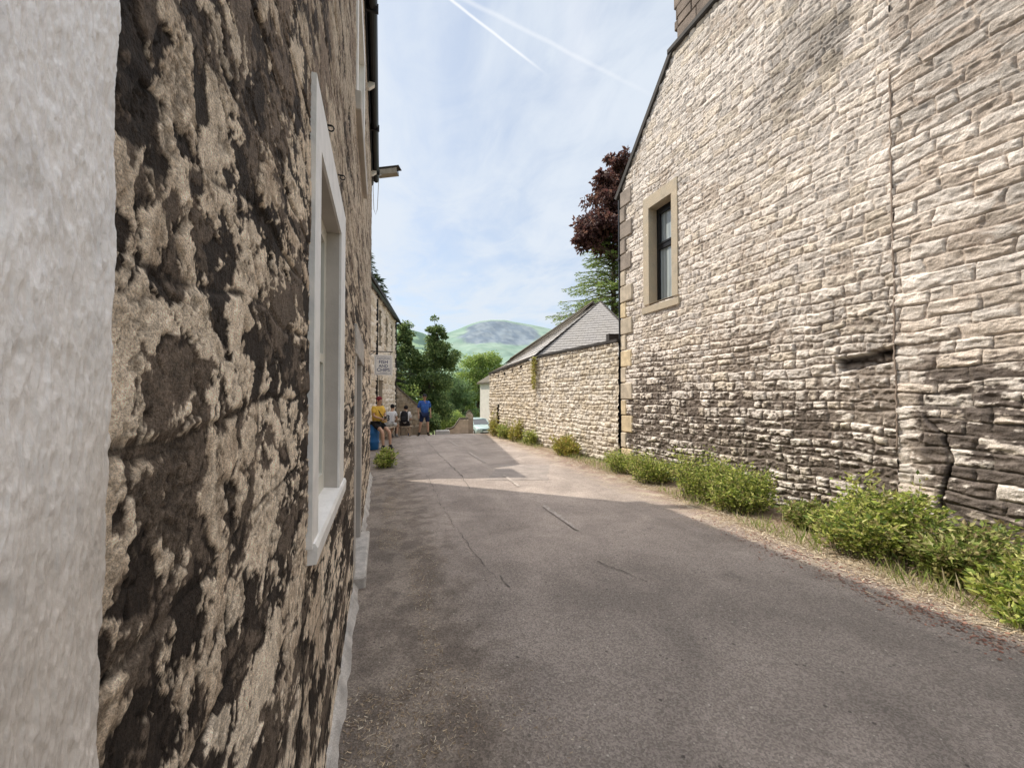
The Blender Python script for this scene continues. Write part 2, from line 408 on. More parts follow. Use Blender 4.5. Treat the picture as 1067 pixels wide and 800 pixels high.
M['asphalt'] = asphalt_mat()
def sheet(name, x0f, x1f, ys, nx, dz, m, wav=0):
    V = []; ys = np.array(ys)
    for y in ys:
        for k in range(nx + 1):
            x = x0f(y) + (x1f(y) - x0f(y)) * k / nx
            V.append((x, y, gzf(x, y) + dz))
    n = nx + 1; Q = [(i * n + k, i * n + k + 1, (i + 1) * n + k + 1, (i + 1) * n + k) for i in range(len(ys) - 1) for k in range(nx)]
    return np_mesh(name, V, Q, m, smooth=True)
def redge(y):   # right edge of the asphalt, slightly ragged
    base = np.interp(y, [-8, 0, 2, 5, 9, 13, 17, 22, 30, 40, 60], [4.08, 4.08, 4.14, 4.40, 4.60, 4.45, 4.2, 4.5, 6.3, 8.9, 13])
    return float(base + .09 * (fbm(np.array(y * 1.3), np.array(.5), 3, 4) - .5) * 2)
def ledge(y): return float(np.interp(y, [-8, 12, 20, 24, 30, 40, 60], [-.6, -.6, .2, 1.4, 2.4, 4.4, 8]))
ysr = np.concatenate([np.arange(-8, 14, .12), np.arange(14, 60, .4)])
struct(sheet('road', ledge, redge, ysr, 6, 0.0, M['asphalt']))
M['verge'] = pmat('dry_verge_soil', (.36, .285, .20), var=.25, scale=5, base2=(.22, .155, .115), bump=1, bscale=50, bdist=.02, fine=(90, .3))
struct(sheet('verge', lambda y: redge(y) - .15, lambda y: float(np.interp(y, [-8, 17, 22, 30, 40], [6.2, 4.7, 5.6, 7.6, 10])), np.concatenate([np.arange(-8, 14, .12), np.arange(14, 40, .5)]), 4, -.008, M['verge']))
# slightly darker repair patches and seams
M['patch'] = pmat('repaired_asphalt', (.30, .26, .235), var=.15, scale=4, bump=1, bscale=110, bdist=.008, fine=(170, .5), rough=.85)
def flat_poly(name, pts, m, dz=.004):
    out = []
    for i in range(len(pts)):
        a = Vector(pts[i]); b = Vector(pts[(i + 1) % len(pts)]); n = max(2, int((b - a).length / .12))
        for k in range(n):
            p = a.lerp(b, k / n); j = .035
            out.append((p.x + rnd.uniform(-j, j), p.y + rnd.uniform(-j, j)))
    V = [(x, y, gzf(x, y) + dz) for x, y in out]
    me = bpy.data.meshes.new(name); me.from_pydata(V, [], [tuple(range(len(V)))]); me.update()
    return struct(link_mesh(name, me, m))
flat_poly('road_patch', [(1.9, 7.35), (3.0, 6.95), (3.75, 8.5), (2.7, 9.0)], M['patch'])
M['crack'] = pmat('dark_crack', (.09, .08, .075), var=.2, scale=10, bump=0)
def crack(pts, w):
    P = []
    for i in range(len(pts) - 1):
        a = Vector((*pts[i], 0)); b = Vector((*pts[i + 1], 0)); n = max(3, int((b - a).length / .09))
        for k in range(n): P.append(a.lerp(b, k / n) + Vector((rnd.uniform(-.018, .018), 0, 0)))
    V = []; Q = []
    for i, p in enumerate(P):
        ww = w * rnd.uniform(.15, 1) * (1 if rnd.random() > .12 else 0.05)
        V += [(p.x - ww, p.y, gzf(p.x, p.y) + .0085), (p.x + ww, p.y, gzf(p.x, p.y) + .0085)]
        if i: Q.append((2 * i - 2, 2 * i - 1, 2 * i + 1, 2 * i))
    struct(np_mesh('road_crack', V, Q, M['crack']))
crack([(.82, 17), (.8, 12), (.82, 8), (.8, 5.5), (.86, 4.2), (.95, 3.2)], .004)
crack([(1.5, 17), (1.45, 11), (1.5, 8), (1.4, 6.5)], .009)
crack([(1.98, 3.35), (2.12, 3.0), (2.2, 2.8)], .007)
crack([(.98, 3.35), (1.0, 3.0)], .010)
M['paint'] = pmat('worn_road_paint', (.38, .33, .295), var=.3, scale=14, bump=.5, bscale=90, fine=(120, .4))
def dash(x0, y0, x1, y1, w=.045):
    V = []; Q = []; n = max(6, int(abs(y1 - y0) / .08))
    for i in range(n + 1):
        t = i / n; x = x0 + (x1 - x0) * t; y = y0 + (y1 - y0) * t; ww = w * rnd.uniform(.45, 1.05)
        V += [(x - ww, y, gzf(x, y) + .0125), (x + ww * rnd.uniform(.6, 1), y, gzf(x, y) + .0125)]
        if i: Q.append((2 * i - 2, 2 * i - 1, 2 * i + 1, 2 * i))
    struct(np_mesh('road_marking', V, Q, M['paint']))
dash(2.22, 4.2, 2.25, 5.3); dash(2.3, 6.6, 2.35, 7.7); dash(2.35, 9.3, 2.35, 11.2); dash(2.3, 12.8, 2.3, 14.8)

# scattered litter: straw and grit
def scatter(name, pts, size, cols, label, cat, flat=.35, aspect=7, seed=1):
    rs = np.random.RandomState(seed); n = len(pts); P = np.array(pts)
    a = rs.rand(n) * 2 * PI; l = size * rs.uniform(.35, 1.3, n); w = l / aspect * rs.uniform(.6, 1.6, n)
    tilt = (rs.rand(n) - .3) * flat
    u = np.stack([np.cos(a), np.sin(a), tilt], -1) * l[:, None] / 2; v = np.stack([-np.sin(a), np.cos(a), rs.uniform(-.4, .4, n)], -1) * w[:, None] / 2
    P = P + np.array([0, 0, 1]) * (np.abs(u[:, 2]) + np.abs(v[:, 2]) + .003)[:, None]
    V = np.stack([P - u - v, P + u - v, P + u + v, P - u + v], 1).reshape(-1, 3)
    c = np.array(cols)[rs.randint(0, len(cols), n)] * rs.uniform(.7, 1.2, n)[:, None]
    o = np_mesh(name, V, np.arange(n * 4).reshape(-1, 4), M['straw'], None, np.repeat(c, 4, 0))
    return tag(o, label, cat, None, 'stuff')
rs = np.random.RandomState(3)
pts = []
while len(pts) < 9000:
    y = 1.0 + 11 * rs.rand() ** 1.15; x = -.18 + abs(rs.normal(0, .42))
    if x > 1.1: continue
    dens = fbm(np.array(x * 5), np.array(y * 1.6), 3, 21)
    if dens > .52 + .12 * rs.rand(): pts.append((x, y, 0))
scatter('straw_litter', pts, .018, [(.48, .38, .26), (.36, .27, .18), (.22, .16, .11), (.55, .48, .38)], 'dry straw and grit scattered on the asphalt beside the left house wall', 'litter', seed=5)
pts = []
while len(pts) < 22000:
    y = .6 + 15 * rs.rand() ** 1.5; x = redge(y) + rs.normal(.12, .17) 
    if x > 5.2: continue
    if rs.rand() < sm(.25, .55, fbm(np.array(x * 3), np.array(y * 1.2), 3, 31)): pts.append((x, y, gzf(x, y)))
scatter('straw_verge', pts, .045, [(.60, .50, .36), (.66, .58, .45), (.50, .40, .28), (.40, .30, .2)], 'bleached dead grass lying along the verge under the right wall', 'litter', seed=6, aspect=11)
pts = []
for (cx_, cy_, n_, sx, sy) in ((3.95, 2.6, 500, .15, .5), (3.85, 1.7, 500, .12, .35), (4.6, 8.4, 1600, .3, .7), (4.0, 3.6, 250, .12, .4)):
    for _ in range(n_):
        x = rs.normal(cx_, sx); y = rs.normal(cy_, sy); pts.append((x, y, 0))
scatter('fallen_petals', pts, .018, [(.26, .12, .09), (.34, .19, .14), (.20, .11, .08)], 'rusty red fallen petals drifted at the edge of the road', 'litter', aspect=1.8, seed=8)

# ================================================================== LEFT HOUSE
def WL(y): return -.215 - .0105 * y
houseL = thing('stone_house', 'dark soot-stained rubble stone house filling the left side with white-framed window', 'house', (WL(0), 0, 0))
dL = np.array([-.0105, 1, 0]); dL /= np.linalg.norm(dL); nL = np.array([1, .0105, 0])
LEND = 8.35; LH = 6.08
layL = layout(LEND + 1, LH, .13, .25, .2, .55, np.random.RandomState(5))
def hL(S, Z):
    d, ra, rb, rc, rel, relz = stones(S, Z, layL, wob=.035, seed=2, wscale=2.0)
    d = d + (fbm(S * 18, Z * 18, 3, 3) - .5) * .018
    m = sm(.0, .012, d)
    U = np.log(S + .22) * .62
    wx = U + .05 * (fbm(U * 12, Z * 12, 5, 8, .62) - .5) * 2; wz = Z + .05 * (fbm(U * 12, Z * 12, 5, 12, .62) - .5) * 2
    f1 = fbm(wx * 15, wz * 9.5, 5, 14, .66); f2 = fbm(S * 60, Z * 50, 4, 24, .7); f3 = fbm(wx * 48, wz * 24, 4, 27, .65)
    f5 = fbm(wx * 11 + 7, wz * 8, 5, 71, .66)
    v = .60 * f1 + .24 * f3 + .06 * fbm(S * 2.5, Z * 2.2, 3, 55) + .10 * f2 + .05 * (rc - .5)
    lvl = .519 - .042 * sm(1.75, 3.0, Z) - .012 * sm(2.5, 6, S)
    pale = sm(lvl - .004, lvl + .005, v) * sm(-.003, .008, d)
    midt = sm(.485, .505, .7 * f5 + .3 * f3)
    fis = 1 - np.minimum(1, np.abs(2 * fbm(wx * 13, wz * 13, 4, 63, .6) - 1) * 14)
    h = m * .003 + m * .006 * (ra - .5) + (f5 - .5) * .006 + (f1 - .5) * .002 + (rel - .5) * (rb - .5) * .012 * m + (f3 - .5) * .0022 + (f2 - .5) * .0022
    h = h + .0013 * pale + .0009 * midt - .003 * fis
    h = np.where(S < .46, np.minimum(h, .002 + .016 * sm(.385, .45, S)), h)
    smud = fbm(S * 1.5, Z * 1.3, 3, 60); g4 = fbm(S * 150, Z * 110, 3, 29, .7)[..., None]
    dark = np.array([.036, .026, .020]); brown = np.array([.19, .145, .11]); lt = np.array([.88, .74, .585]); tan = np.array([.55, .425, .31])
    c = dark + (brown - dark) * (midt * .75 + .1 * rb)[..., None]
    c = c * (.25 + 1.5 * g4)
    p = tan + (lt - tan) * sm(.3, .62, f2 * .5 + rb * .25 + f3 * .25)[..., None]
    p = p * (.30 + .6 * f2[..., None] + .85 * g4)
    hi = sm(1.7, 3.2, Z)[..., None]
    p = p * (1 - hi * .36); c = c * (1 + hi * .9)
    c = c + (p - c) * pale[..., None]
    c = c * (.86 + .28 * smud)[..., None] * (1 - .55 * fis)[..., None]
    crack_ = sm(.004, .0, np.abs(d))[..., None] * .6
    return h, c * (1 - crack_)
ysL = [.36]
while ysL[-1] < LEND: ysL.append(ysL[-1] + max(.0018, .0034 * ysL[-1]))
ysL[-1] = LEND
zL = np.concatenate([np.arange(-.1, .8, .009), np.arange(.8, 2.7, .0038), np.arange(2.7, LH, .010), [LH]])
WH = (1.40, 2.20, 1.10, 2.47); DH = (3.56, 4.55, -.11, 2.0); UH = (3.42, 4.5, 3.96, 5.3)
grid_wall('wall', (0, 0, 0), dL, nL, ysL, zL, hL, M['stone_near'], houseL, holes=[WH, DH, UH])
def onL(s, off, z):  # world offset relative to house root
    return (WL(0) * 0 + dL[0] * s + nL[0] * off, s, z)
ML = Matrix(((nL[0], dL[0], 0, 0), (nL[1] * 0, 1, 0, 0), (0, 0, 1, 0), (0, 0, 0, 1)))    # (off, s, z) -> local
# window surround, painted masonry
def rough_box(mb, a, b): mb.box(a, b, ML, bev=.006)
win = MB(); fr_x = .014
win.ring(-.09, fr_x + .004, 1.31, 2.34, 1.14, 2.615, 1.43, 2.12, 1.142, 2.44, ML)
w = win.build('window', M['white_paint'], houseL)
rv = MB(); rv.box((-.088, 2.116, 1.145), (.008, 2.1195, 2.438), ML); rv.box((-.088, 1.435, 2.4365), (.008, 2.114, 2.4405), ML); rv.build('reveal', M['grey_paint'], w)
sl_ = MB(); sl_.prism([ML @ Vector(p) for p in ((-.09, 1.33, 1.085), (.028, 1.33, 1.085), (.031, 1.33, 1.135), (.024, 1.33, 1.150), (-.09, 1.33, 1.162))], Vector(ML @ Vector((0, 1.04, 0)))); sl_.build('sill', M['white_paint'], w)
sf = MB()
for (a, b) in (((1.43, 1.50), (1.14, 2.44)), ((2.05, 2.116), (1.14, 2.44)), ((1.50, 2.05), (1.14, 1.24)), ((1.50, 2.05), (2.36, 2.437)), ((1.50, 2.05), (1.77, 1.81))):
    sf.box((-.088, a[0], b[0]), (-.052, a[1], b[1]), ML)
sf.build('frame', M['cream_paint'], w)
pn = MB(); pn.box((-.10, 1.43, 1.14), (-.078, 2.116, 2.44), ML); pn.build('pane', M['glass_dark'], w)
# upper window
up = MB(); up.ring(-.09, .016, 3.3, 4.66, 4.058, 5.5, 3.44, 4.5, 4.06, 5.3, ML)
u = up.build('window', M['white_paint'], houseL)
s2 = MB(); rough_box(s2, (-.09, 3.24, 3.90), (.05, 4.7, 4.056)); s2.build('sill', M['grey_paint'], u)
f2_ = MB()
for (a, b) in (((3.44, 3.5), (4.06, 5.3)), ((4.44, 4.5), (4.06, 5.3)), ((3.5, 4.44), (4.06, 4.14)), ((3.5, 4.44), (5.2, 5.3)), ((3.5, 4.44), (4.66, 4.7))): f2_.box((-.088, a[0], b[0]), (-.055, a[1], b[1]), ML)
f2_.build('frame', M['cream_paint'], u)
p2 = MB(); p2.box((-.10, 3.44, 4.06), (-.08, 4.5, 5.3), ML); p2.build('pane', M['glass_dark'], u)
# door
lt = MB(); rough_box(lt, (-.12, 3.42, 1.97), (.022, 4.76, 2.22)); jm = MB(); rough_box(jm, (-.12, 3.46, .10), (.012, 3.62, 1.967)); rough_box(jm, (-.12, 4.50, .10), (.010, 4.68, 1.967))
dr = MB(); dr.box((-.12, 3.62, .10), (-.085, 4.5, 1.968), ML)
for zz_ in ((.25, .85), (1.0, 1.8)):
    for yy_ in ((3.72, 4.0), (4.1, 4.4)): dr.box((-.085, yy_[0], zz_[0]), (-.073, yy_[1], zz_[1]), ML)
door = dr.build('door', M['dark_wood'], houseL)
lt.build('lintel', M['concrete'], door); jm.build('jamb', M['grey_paint'], door)
k = MB(); k.ball(ML @ Vector((-.06, 4.4, 1.02)), .025); k.build('handle', M['steel'], door)
st = MB(); st.box((-.12, 3.5, -.06), (.10, 4.7, .098), ML, bev=.015); st.build('doorstep', M['concrete'], houseL)
# ragged lime fillet at the wall foot
def fillet(y0, y1, w, h, name):
    V = []; Q = []; n = int((y1 - y0) / .03)
    for i in range(n + 1):
        y = y0 + (y1 - y0) * i / n; e = float(fbm(np.array(y * 6.), np.array(1.), 4, 70)); ww = w * (.35 + .9 * e); hh = h * (.3 + 1.0 * e)
        for (o_, z_) in ((-.03, hh), (.012, hh), (.3 * ww + .012, hh * .62), (.75 * ww + .012, hh * .22), (ww + .014, -.004)):
            V.append(tuple(ML @ Vector((o_, y, z_ + (rnd.random() - .5) * .004))))
        if i:
            for k_ in range(4): a = (i - 1) * 5 + k_; Q.append((a, a + 1, a + 6, a + 5))
    return np_mesh(name, V, Q, M['concrete'], houseL, smooth=True)
fillet(.8, 3.5, .05, .085, 'wall_footing'); fillet(4.72, 8.3, .05, .10, 'wall_footing')
# roof and gutter
rf = MB(); rf.prism([(-.05 + .0, -6, LH - .02), (.10, -6, LH + .03), (.10, -6, LH + .09), (-4.2, -6, LH + 2.9), (-8.4, -6, LH), (-8.35, -6, LH - .08)], (-.0105 * 14.4, 14.5, 0)); rf.build('roof', M['slate'], houseL)
gu = MB(); n_ = 9; prof = []
for k_ in range(n_): a_ = PI + PI * k_ / (n_ - 1); prof.append((.085 + .06 * math.cos(a_), LH - .0 + .075 * math.sin(a_)))
prof += [(.13, LH + .01), (.04, LH + .01)]
gu.prism([ML @ Vector((o_, -6, z_)) for o_, z_ in prof], Vector((-.0105 * 14.25, 14.25, 0)))
for yb in (1.5, 4.55, 6.6, 7.9): gu.box((.012, yb, LH - .085), (.156, yb + .03, LH + .012), ML)
gu.build('gutter', M['black_paint'], houseL)
for s0_ in (7.8, 5.6):
    gb = MB(); gb.prism([ML @ Vector(p) for p in ((.0, s0_, LH - .17), (.03, s0_, LH - .17), (.10, s0_, LH - .11), (.10, s0_, LH - .08), (0, s0_, LH - .08))], (0, .06, 0)); gb.build('gutter_bracket', M['white_paint'], houseL)
sb = MB(); sb.box((-.02, -6, LH - .10), (.022, 8.33, LH + .02), ML); sb.build('fascia', M['black_paint'], houseL)
en = MB(); en.prism([(WL(LEND) - WL(0) - .0, LEND, -.1), (WL(LEND) - WL(0), LEND, LH - .02), (-4.3, LEND, LH + 2.75), (-8.3, LEND, LH - .05), (-8.3, LEND, -.1)], (0, -.04, 0)); en.build('end_wall', M['mortar'], houseL)
for (s_, z_) in ((1.62, 2.66), (2.1, 2.73)):
    hk = MB(); c0 = ML @ Vector((.022, s_, z_)); hk.tube([c0 + Vector((.012 * math.cos(a), 0, .012 * math.sin(a) - .01)) for a in [i * PI / 5 for i in range(11)]], .003, 5); hk.tube([ML @ Vector((-.01, s_, z_)), ML @ Vector((.026, s_, z_))], .004, 5); hk.build('iron_ring', M['black_paint'], houseL)

# whitewashed pier nearest the camera
pier = thing('whitewashed_wall', 'rough white-painted wall at the extreme left edge, nearest the camera', 'wall', (WL(0), 0, 0))
def hP(S, Z):
    f = fbm(S * 9, Z * 4, 4, 81, .6); wx = S + .012 * (fbm(S * 14, Z * 9, 3, 86) - .5)
    r1 = 1 - np.abs(2 * fbm(wx * 170 + Z * 10, Z * 30, 4, 85, .58) - 1); g = fbm(S * 420, Z * 200, 3, 87)
    h = .018 + (f - .5) * .010 + (r1 ** 1.6 - .5) * .0030 + (g - .5) * .0009
    edge = sm(.386, .374, S + (fbm(S * 0, Z * 11, 4, 91, .5) - .5) * .012)
    h = h * edge - .012 * (1 - edge)
    c = np.array([.92, .90, .90]) * (1 - np.array([.20, .25, .31]) * sm(1.80, 1.45, Z + (f - .5) * .3)[..., None]) * (1 - .12 * sm(.55, .7, fbm(S * 30, Z * 20, 4, 89)))[..., None]  # sky sheen put into the paint colour: brighter above, dimmer and warmer below
    return h, c
ssP = np.concatenate([np.arange(-6, 0, .2), np.arange(0, .28, .006), np.arange(.28, .425, .0007)])
grid_wall('roughcast_face', (0, 0, 0), dL, nL, ssP, np.concatenate([np.arange(-.1, .9, .03), np.arange(.9, 1.15, .006), np.arange(1.15, 2.15, .0018), np.arange(2.15, 2.5, .006), np.arange(2.5, 6.0, .03)]), hP, M['white_rough'], pier)
bk = MB(); bk.box((-.35, -6, -.1), (-.03, .40, 6.0), ML); bk.build('core', M['concrete'], pier)

# floodlight-style camera on the house corner
cc = thing('security_camera', 'weathered box security camera sticking out below the gutter end of the dark left house', 'camera', (WL(8.1), 8.1, 6.0))
a = MB()
Mr = Matrix.Translation((.33, 0, .20 - .02)) @ Matrix.Rotation(-.10, 4, 'Y') @ Matrix.Rotation(-.35, 4, 'Z')
a.prism([Mr @ Vector(p) for p in ((-.22, -.07, -.06), (-.22, .07, -.06), (-.22, .085, .02), (-.22, .06, .06), (-.22, -.06, .06), (-.22, -.085, .02))], (Mr.to_3x3() @ Vector((.40, 0, 0)))); a.build('casing', M['cctv'], cc)
a = MB(); a.box((-.24, -.095, .06), (.24, .095, .075), Mr); a.build('sunshield', M['dark_wood'], cc)
a = MB(); a.box((.181, -.05, -.045), (.186, .05, .045), Mr); a.build('lens_window', M['glass_dark'], cc)
a = MB(); a.tube([(0.0, 0, .06), (.12, 0, .06), (.2, 0, .12)], .016, 8); a.box((-.005, -.05, .0), (.02, .05, .12)); a.build('bracket', M['steel'], cc)
a = MB(); a.tube([(.03, 0, .06), (.035, 0, -.25), (.05, 0, -.62), (.085, 0, -.72), (.115, 0, -.6), (.13, 0, -.2), (.14, 0, .12)], .006, 6); a.build('cable', M['steel'], cc)

# ================================================================== RIGHT GABLE BUILDING
def WR(y): return 5.8 - .0378 * y
dR = np.array([-.0378, 1, 0]); dR /= np.linalg.norm(dR); nR = np.array([-1, -.0378, 0]); nR /= np.linalg.norm(nR)
gab = thing('gable_house', 'tall cream rubble-stone gable on the right with one narrow black window and quoins', 'house', (5.8, 0, 0))
MR = Matrix(((nR[0], dR[0], 0, 0), (nR[1], dR[1], 0, 0), (0, 0, 1, 0), (0, 0, 0, 1)))   # (off,s,z)
layR = layout(12, 9.2, .105, .175, .13, .44, np.random.RandomState(15))
def pal(c, n, dk, cols): pass
HOLE_C = (3.17, 2.07)
def hR(S, Z, lay=layR, sd=0, rowmode=False):
    d, ra, rb, rc, rel, relz = stones(S, Z, lay, wob=.024, seed=3 + sd, wscale=2.6)
    d = d + (fbm(S * 22, Z * 22, 3, 33 + sd) - .5) * .014
    m = sm(.0, .010 + .022 * fbm(S * 4, Z * 4, 3, 39), d)
    f1 = fbm(S * 9, Z * 14, 4, 34 + sd, .6); f2 = fbm(S * 30, Z * 34, 3, 35 + sd, .6)
    ridg = 1 - np.abs(2 * fbm(S * 11, Z * 15, 3, 43 + sd) - 1)
    # pitched faces: bulge out above, undercut below, small facets
    h = m * (.022 + .030 * (ra - .4) + .020 * (relz - .5)) + m * (ridg - .65) * .034 + (f1 - .5) * .042 * m + (f2 - .5) * .016
    h = h * (1 - .32 * sm(2.6, 4.4, Z))
    low = sm(3.9, 1.1, Z + (fbm(S * .8, Z * .8, 4, 44) - .5) * 2.8)     # grimier toward the ground
    blot = fbm(S * .9, Z * 1.1, 4, 46 + sd)
    v = h * 11 + (f2 - .5) * .35 + (f1 - .5) * .6 + .15 * (rc - .5)
    lvl = -.12 + .48 * low + .5 * sm(.56, .72, blot) * .6
    pale = sm(lvl - .05, lvl + .10, v)
    lt = np.array([.79, .715, .645]); tn = np.array([.68, .59, .485]); gr = np.array([.60, .545, .50])
    st_ = lt + (tn - lt) * (sm(.62, .9, rb) * .8)[..., None]; st_ = st_ + (gr - st_) * (sm(.72, .95, rc) * .7)[..., None]
    st_ = st_ * ((.84 + .3 * f2) * (.86 + .24 * ra))[..., None]
    dkc = np.array([.185, .152, .13]) * (.55 + .9 * f2)[..., None] + np.array([.33, .285, .24]) * (1 - low[..., None])
    mort = np.array([.56, .48, .41]) * (1 - .62 * low[..., None])
    c = dkc + (st_ - dkc) * pale[..., None]
    c = mort + (c - mort) * sm(.0, .012, d)[..., None]
    # long soot streaks high up near the joint
    stre = sm(.52, .68, fbm(S * 1.6 + Z * .35, Z * .7, 4, 48)) * sm(5.2, 3.2, S) * sm(1.5, 4, Z) * .5
    c = c * (1 - stre[..., None])
    # missing stone
    hx = np.abs(S - HOLE_C[0]) - .26 + (fbm(S * 8, Z * 8, 3, 49) - .5) * .12; hz = np.abs(Z - HOLE_C[1] - (S - HOLE_C[0]) * -.18) - .085 + (fbm(S * 9, Z * 9, 3, 52) - .5) * .05
    hole = sm(.02, -.02, np.maximum(hx, hz)) if sd == 0 else 0 * S
    h = h - .13 * hole; c = c * (1 - hole[..., None] * (.25 + .6 * sm(-.05, .04, Z - HOLE_C[1] - (S - HOLE_C[0]) * -.18))[..., None])  # shadow below the hole's upper edge is painted into the stone colour
    return h, c
ROOF = lambda S: np.where(S > 6.3, 8.68 - (S - 6.3) * 1.12, np.where(S < 4.2, 8.68 - (4.2 - S) * 1.12, 8.68))
OH = (6.36, 7.08, 3.66, 5.84)
grid_wall('wall', (0, 0, 0), dR, nR, np.arange(2.86, 8.03, .0125), np.arange(-.1, 8.75, .0125), hR, M['stone'], gab, top=ROOF, holes=[OH])
# roof slabs (verge of dark slate) and body of the building
rfv = MB()
def roofslab(s0, z0, s1, z1, o0=.07, o1=-9.0, th=.10):
    d = Vector((0, s1 - s0, z1 - z0)).normalized(); n = Vector((0, -d.z, d.y)) * (1 if d.y > 0 else -1)
    pr = [Vector((o0, s0, z0)), Vector((o0, s1, z1)), Vector((o0, s1, z1)) + n * th, Vector((o0, s0, z0)) + n * th]
    rfv.add([MR @ p for p in pr] + [MR @ (p + Vector((o1 - o0, 0, 0))) for p in pr], [(3, 2, 1, 0), (4, 5, 6, 7), (0, 1, 5, 4), (1, 2, 6, 5), (2, 3, 7, 6), (3, 0, 4, 7)])
roofslab(6.28, 8.70, 8.2, 6.54); roofslab(4.22, 8.70, 2.6, 6.9)
rfv.build('roof', M['dark_slate'], gab)
body = MB(); body.prism([MR @ Vector(p) for p in ((-.3, 2.9, -.1), (-.3, 2.9, 7.1), (-.3, 4.2, 8.6), (-.3, 6.3, 8.6), (-.3, 8.0, 6.6), (-.3, 8.0, -.1))], MR.to_3x3() @ Vector((-8.5, 0, 0))); body.build('body_walls', M['mortar'], gab)
ew = MB(); ew.box((-.31, 7.96, -.1), (-.005, 8.03, 6.7), MR); ew.build('corner_return', M['mortar'], gab)
# chimney: brown stone blocks with a string course
ch = MB(); rz_ = np.random.RandomState(4)
z = 8.80; r_ = 0
while z < 10.6:
    hgt = rz_.uniform(.2, .28); s = 4.25 if r_ % 2 else 4.2
    while s < 6.24:
        ln = rz_.uniform(.25, .5); e = min(s + ln, 6.26 + (.03 if r_ % 2 else -.01))
        ch.box((-.85 + rz_.uniform(0, .01), s, z), (.01 + rz_.uniform(0, .03), e - .012, z + hgt - .014), MR, bev=.012); s = e + (.0 if e < 6.2 else 1)
    z += hgt; r_ += 1
M['brownstone'] = pmat('brown_chimney_stone', (.20, .155, .125), var=.35, scale=4, bump=.9, bscale=30, bdist=.02)
ct = ch.build('chimney', M['brownstone'], gab)
cr = MB(); cr.box((-.9, 4.1, 8.68), (.09, 6.42, 8.80), MR, bev=.02); cr.build('string_course', M['dark_slate'], ct)
cr = MB(); cr.box((-.82, 4.28, 8.8), (-.01, 6.2, 10.55), MR); cr.build('core', M['mortar'], ct)
# quoins
z = .02; i = 0
while z < 6.55:
    hgt = .405 if i % 2 == 0 else .375; ln = (.40 if i % 2 == 0 else .19) * rnd.uniform(.9, 1.08)
    q = MB(); q.box((-.03, 8.06 - ln, z), (.055 + rnd.uniform(-.006, .01), 8.075, z + hgt - .02), MR, bev=.018)
    o = q.build('quoin', M['quoin'], gab)
    base = Vector((.62, .50, .33)) if i in (0, 2, 3, 6, 9) else Vector((.50, .425, .33)) if i < 12 else Vector((.30, .25, .21))
    base = base * rnd.uniform(.85, 1.1)
    at = o.data.color_attributes.new('Col', 'FLOAT_COLOR', 'POINT')
    for d_ in at.data: d_.color = (*base, 1)
    z += hgt; i += 1
# narrow window in dressed surround
wf = MB()
wf.ring(-.30, .04, 6.22, 7.24, 3.678, 6.06, 6.38, 7.06, 3.68, 5.80, MR)
wn = wf.build('window', M['sand'], gab)
s3 = MB(); s3.prism([MR @ Vector(p) for p in ((-.30, 6.18, 3.48), (.06, 6.18, 3.48), (.062, 6.18, 3.62), (-.30, 6.18, 3.676))], MR.to_3x3() @ Vector((0, 1.09, 0))); s3.build('sill', M['sand'], wn)
s4 = MB()
for (s0, s1, z0, z1) in ((6.38, 6.45, 3.66, 5.8), (6.99, 7.06, 3.66, 5.8), (6.45, 6.99, 3.66, 3.75), (6.45, 6.99, 5.70, 5.8), (6.45, 6.99, 4.88, 4.98)): s4.box((-.26, s0, z0), (-.19, s1, z1), MR)
for (s0, s1, z0, z1) in ((6.45, 6.49, 4.98, 5.7), (6.95, 6.99, 4.98, 5.7), (6.49, 6.95, 4.98, 5.02), (6.49, 6.95, 5.66, 5.7)): s4.box((-.25, s0, z0), (-.175, s1, z1), MR)
s4.build('frame', M['black_paint'], wn)
s5 = MB(); s5.box((-.25, 6.4, 3.7), (-.235, 7.04, 4.9), MR); s5.build('pane', M['glass'], wn)
s5 = MB(); s5.box((-.25, 6.4, 4.96), (-.230, 7.04, 5.78), MR); s5.build('pane', M['glass'], wn)
dp = MB(); dp.tube([MR @ Vector((.02, 8.13, -.05)), MR @ Vector((.02, 8.13, 6.5))], .032, 8)
for zz_ in (1.0, 3.0, 5.0): dp.box((-.02, 8.07, zz_), (.075, 8.19, zz_ + .05), MR)
dp.build('downpipe', M['black_paint'], gab)
# pinkish pointing ridges around the rebuilt masonry (built as raised mortar)
def pointing(pts, w=.018, t=.06):
    mb = MB(); P = []
    for i in range(len(pts) - 1):
        a = Vector((t * .72, *pts[i])); b = Vector((t * .72, *pts[i + 1])); n = max(2, int((b - a).length / .05))
        for k_ in range(n): P.append(a.lerp(b, k_ / n) + Vector((0, rnd.uniform(-.008, .008), rnd.uniform(-.008, .008))))
    mb.tube([MR @ p for p in P], [w * rnd.uniform(.7, 1.2) for _ in P], 5); return mb.build('pointing_seam', M['mortar'], gab, True)
pointing([(2.86, 1.0), (2.86, 1.6), (2.87, 2.2), (2.86, 2.9), (2.87, 4.2), (2.86, 5.6)], .010, .045)

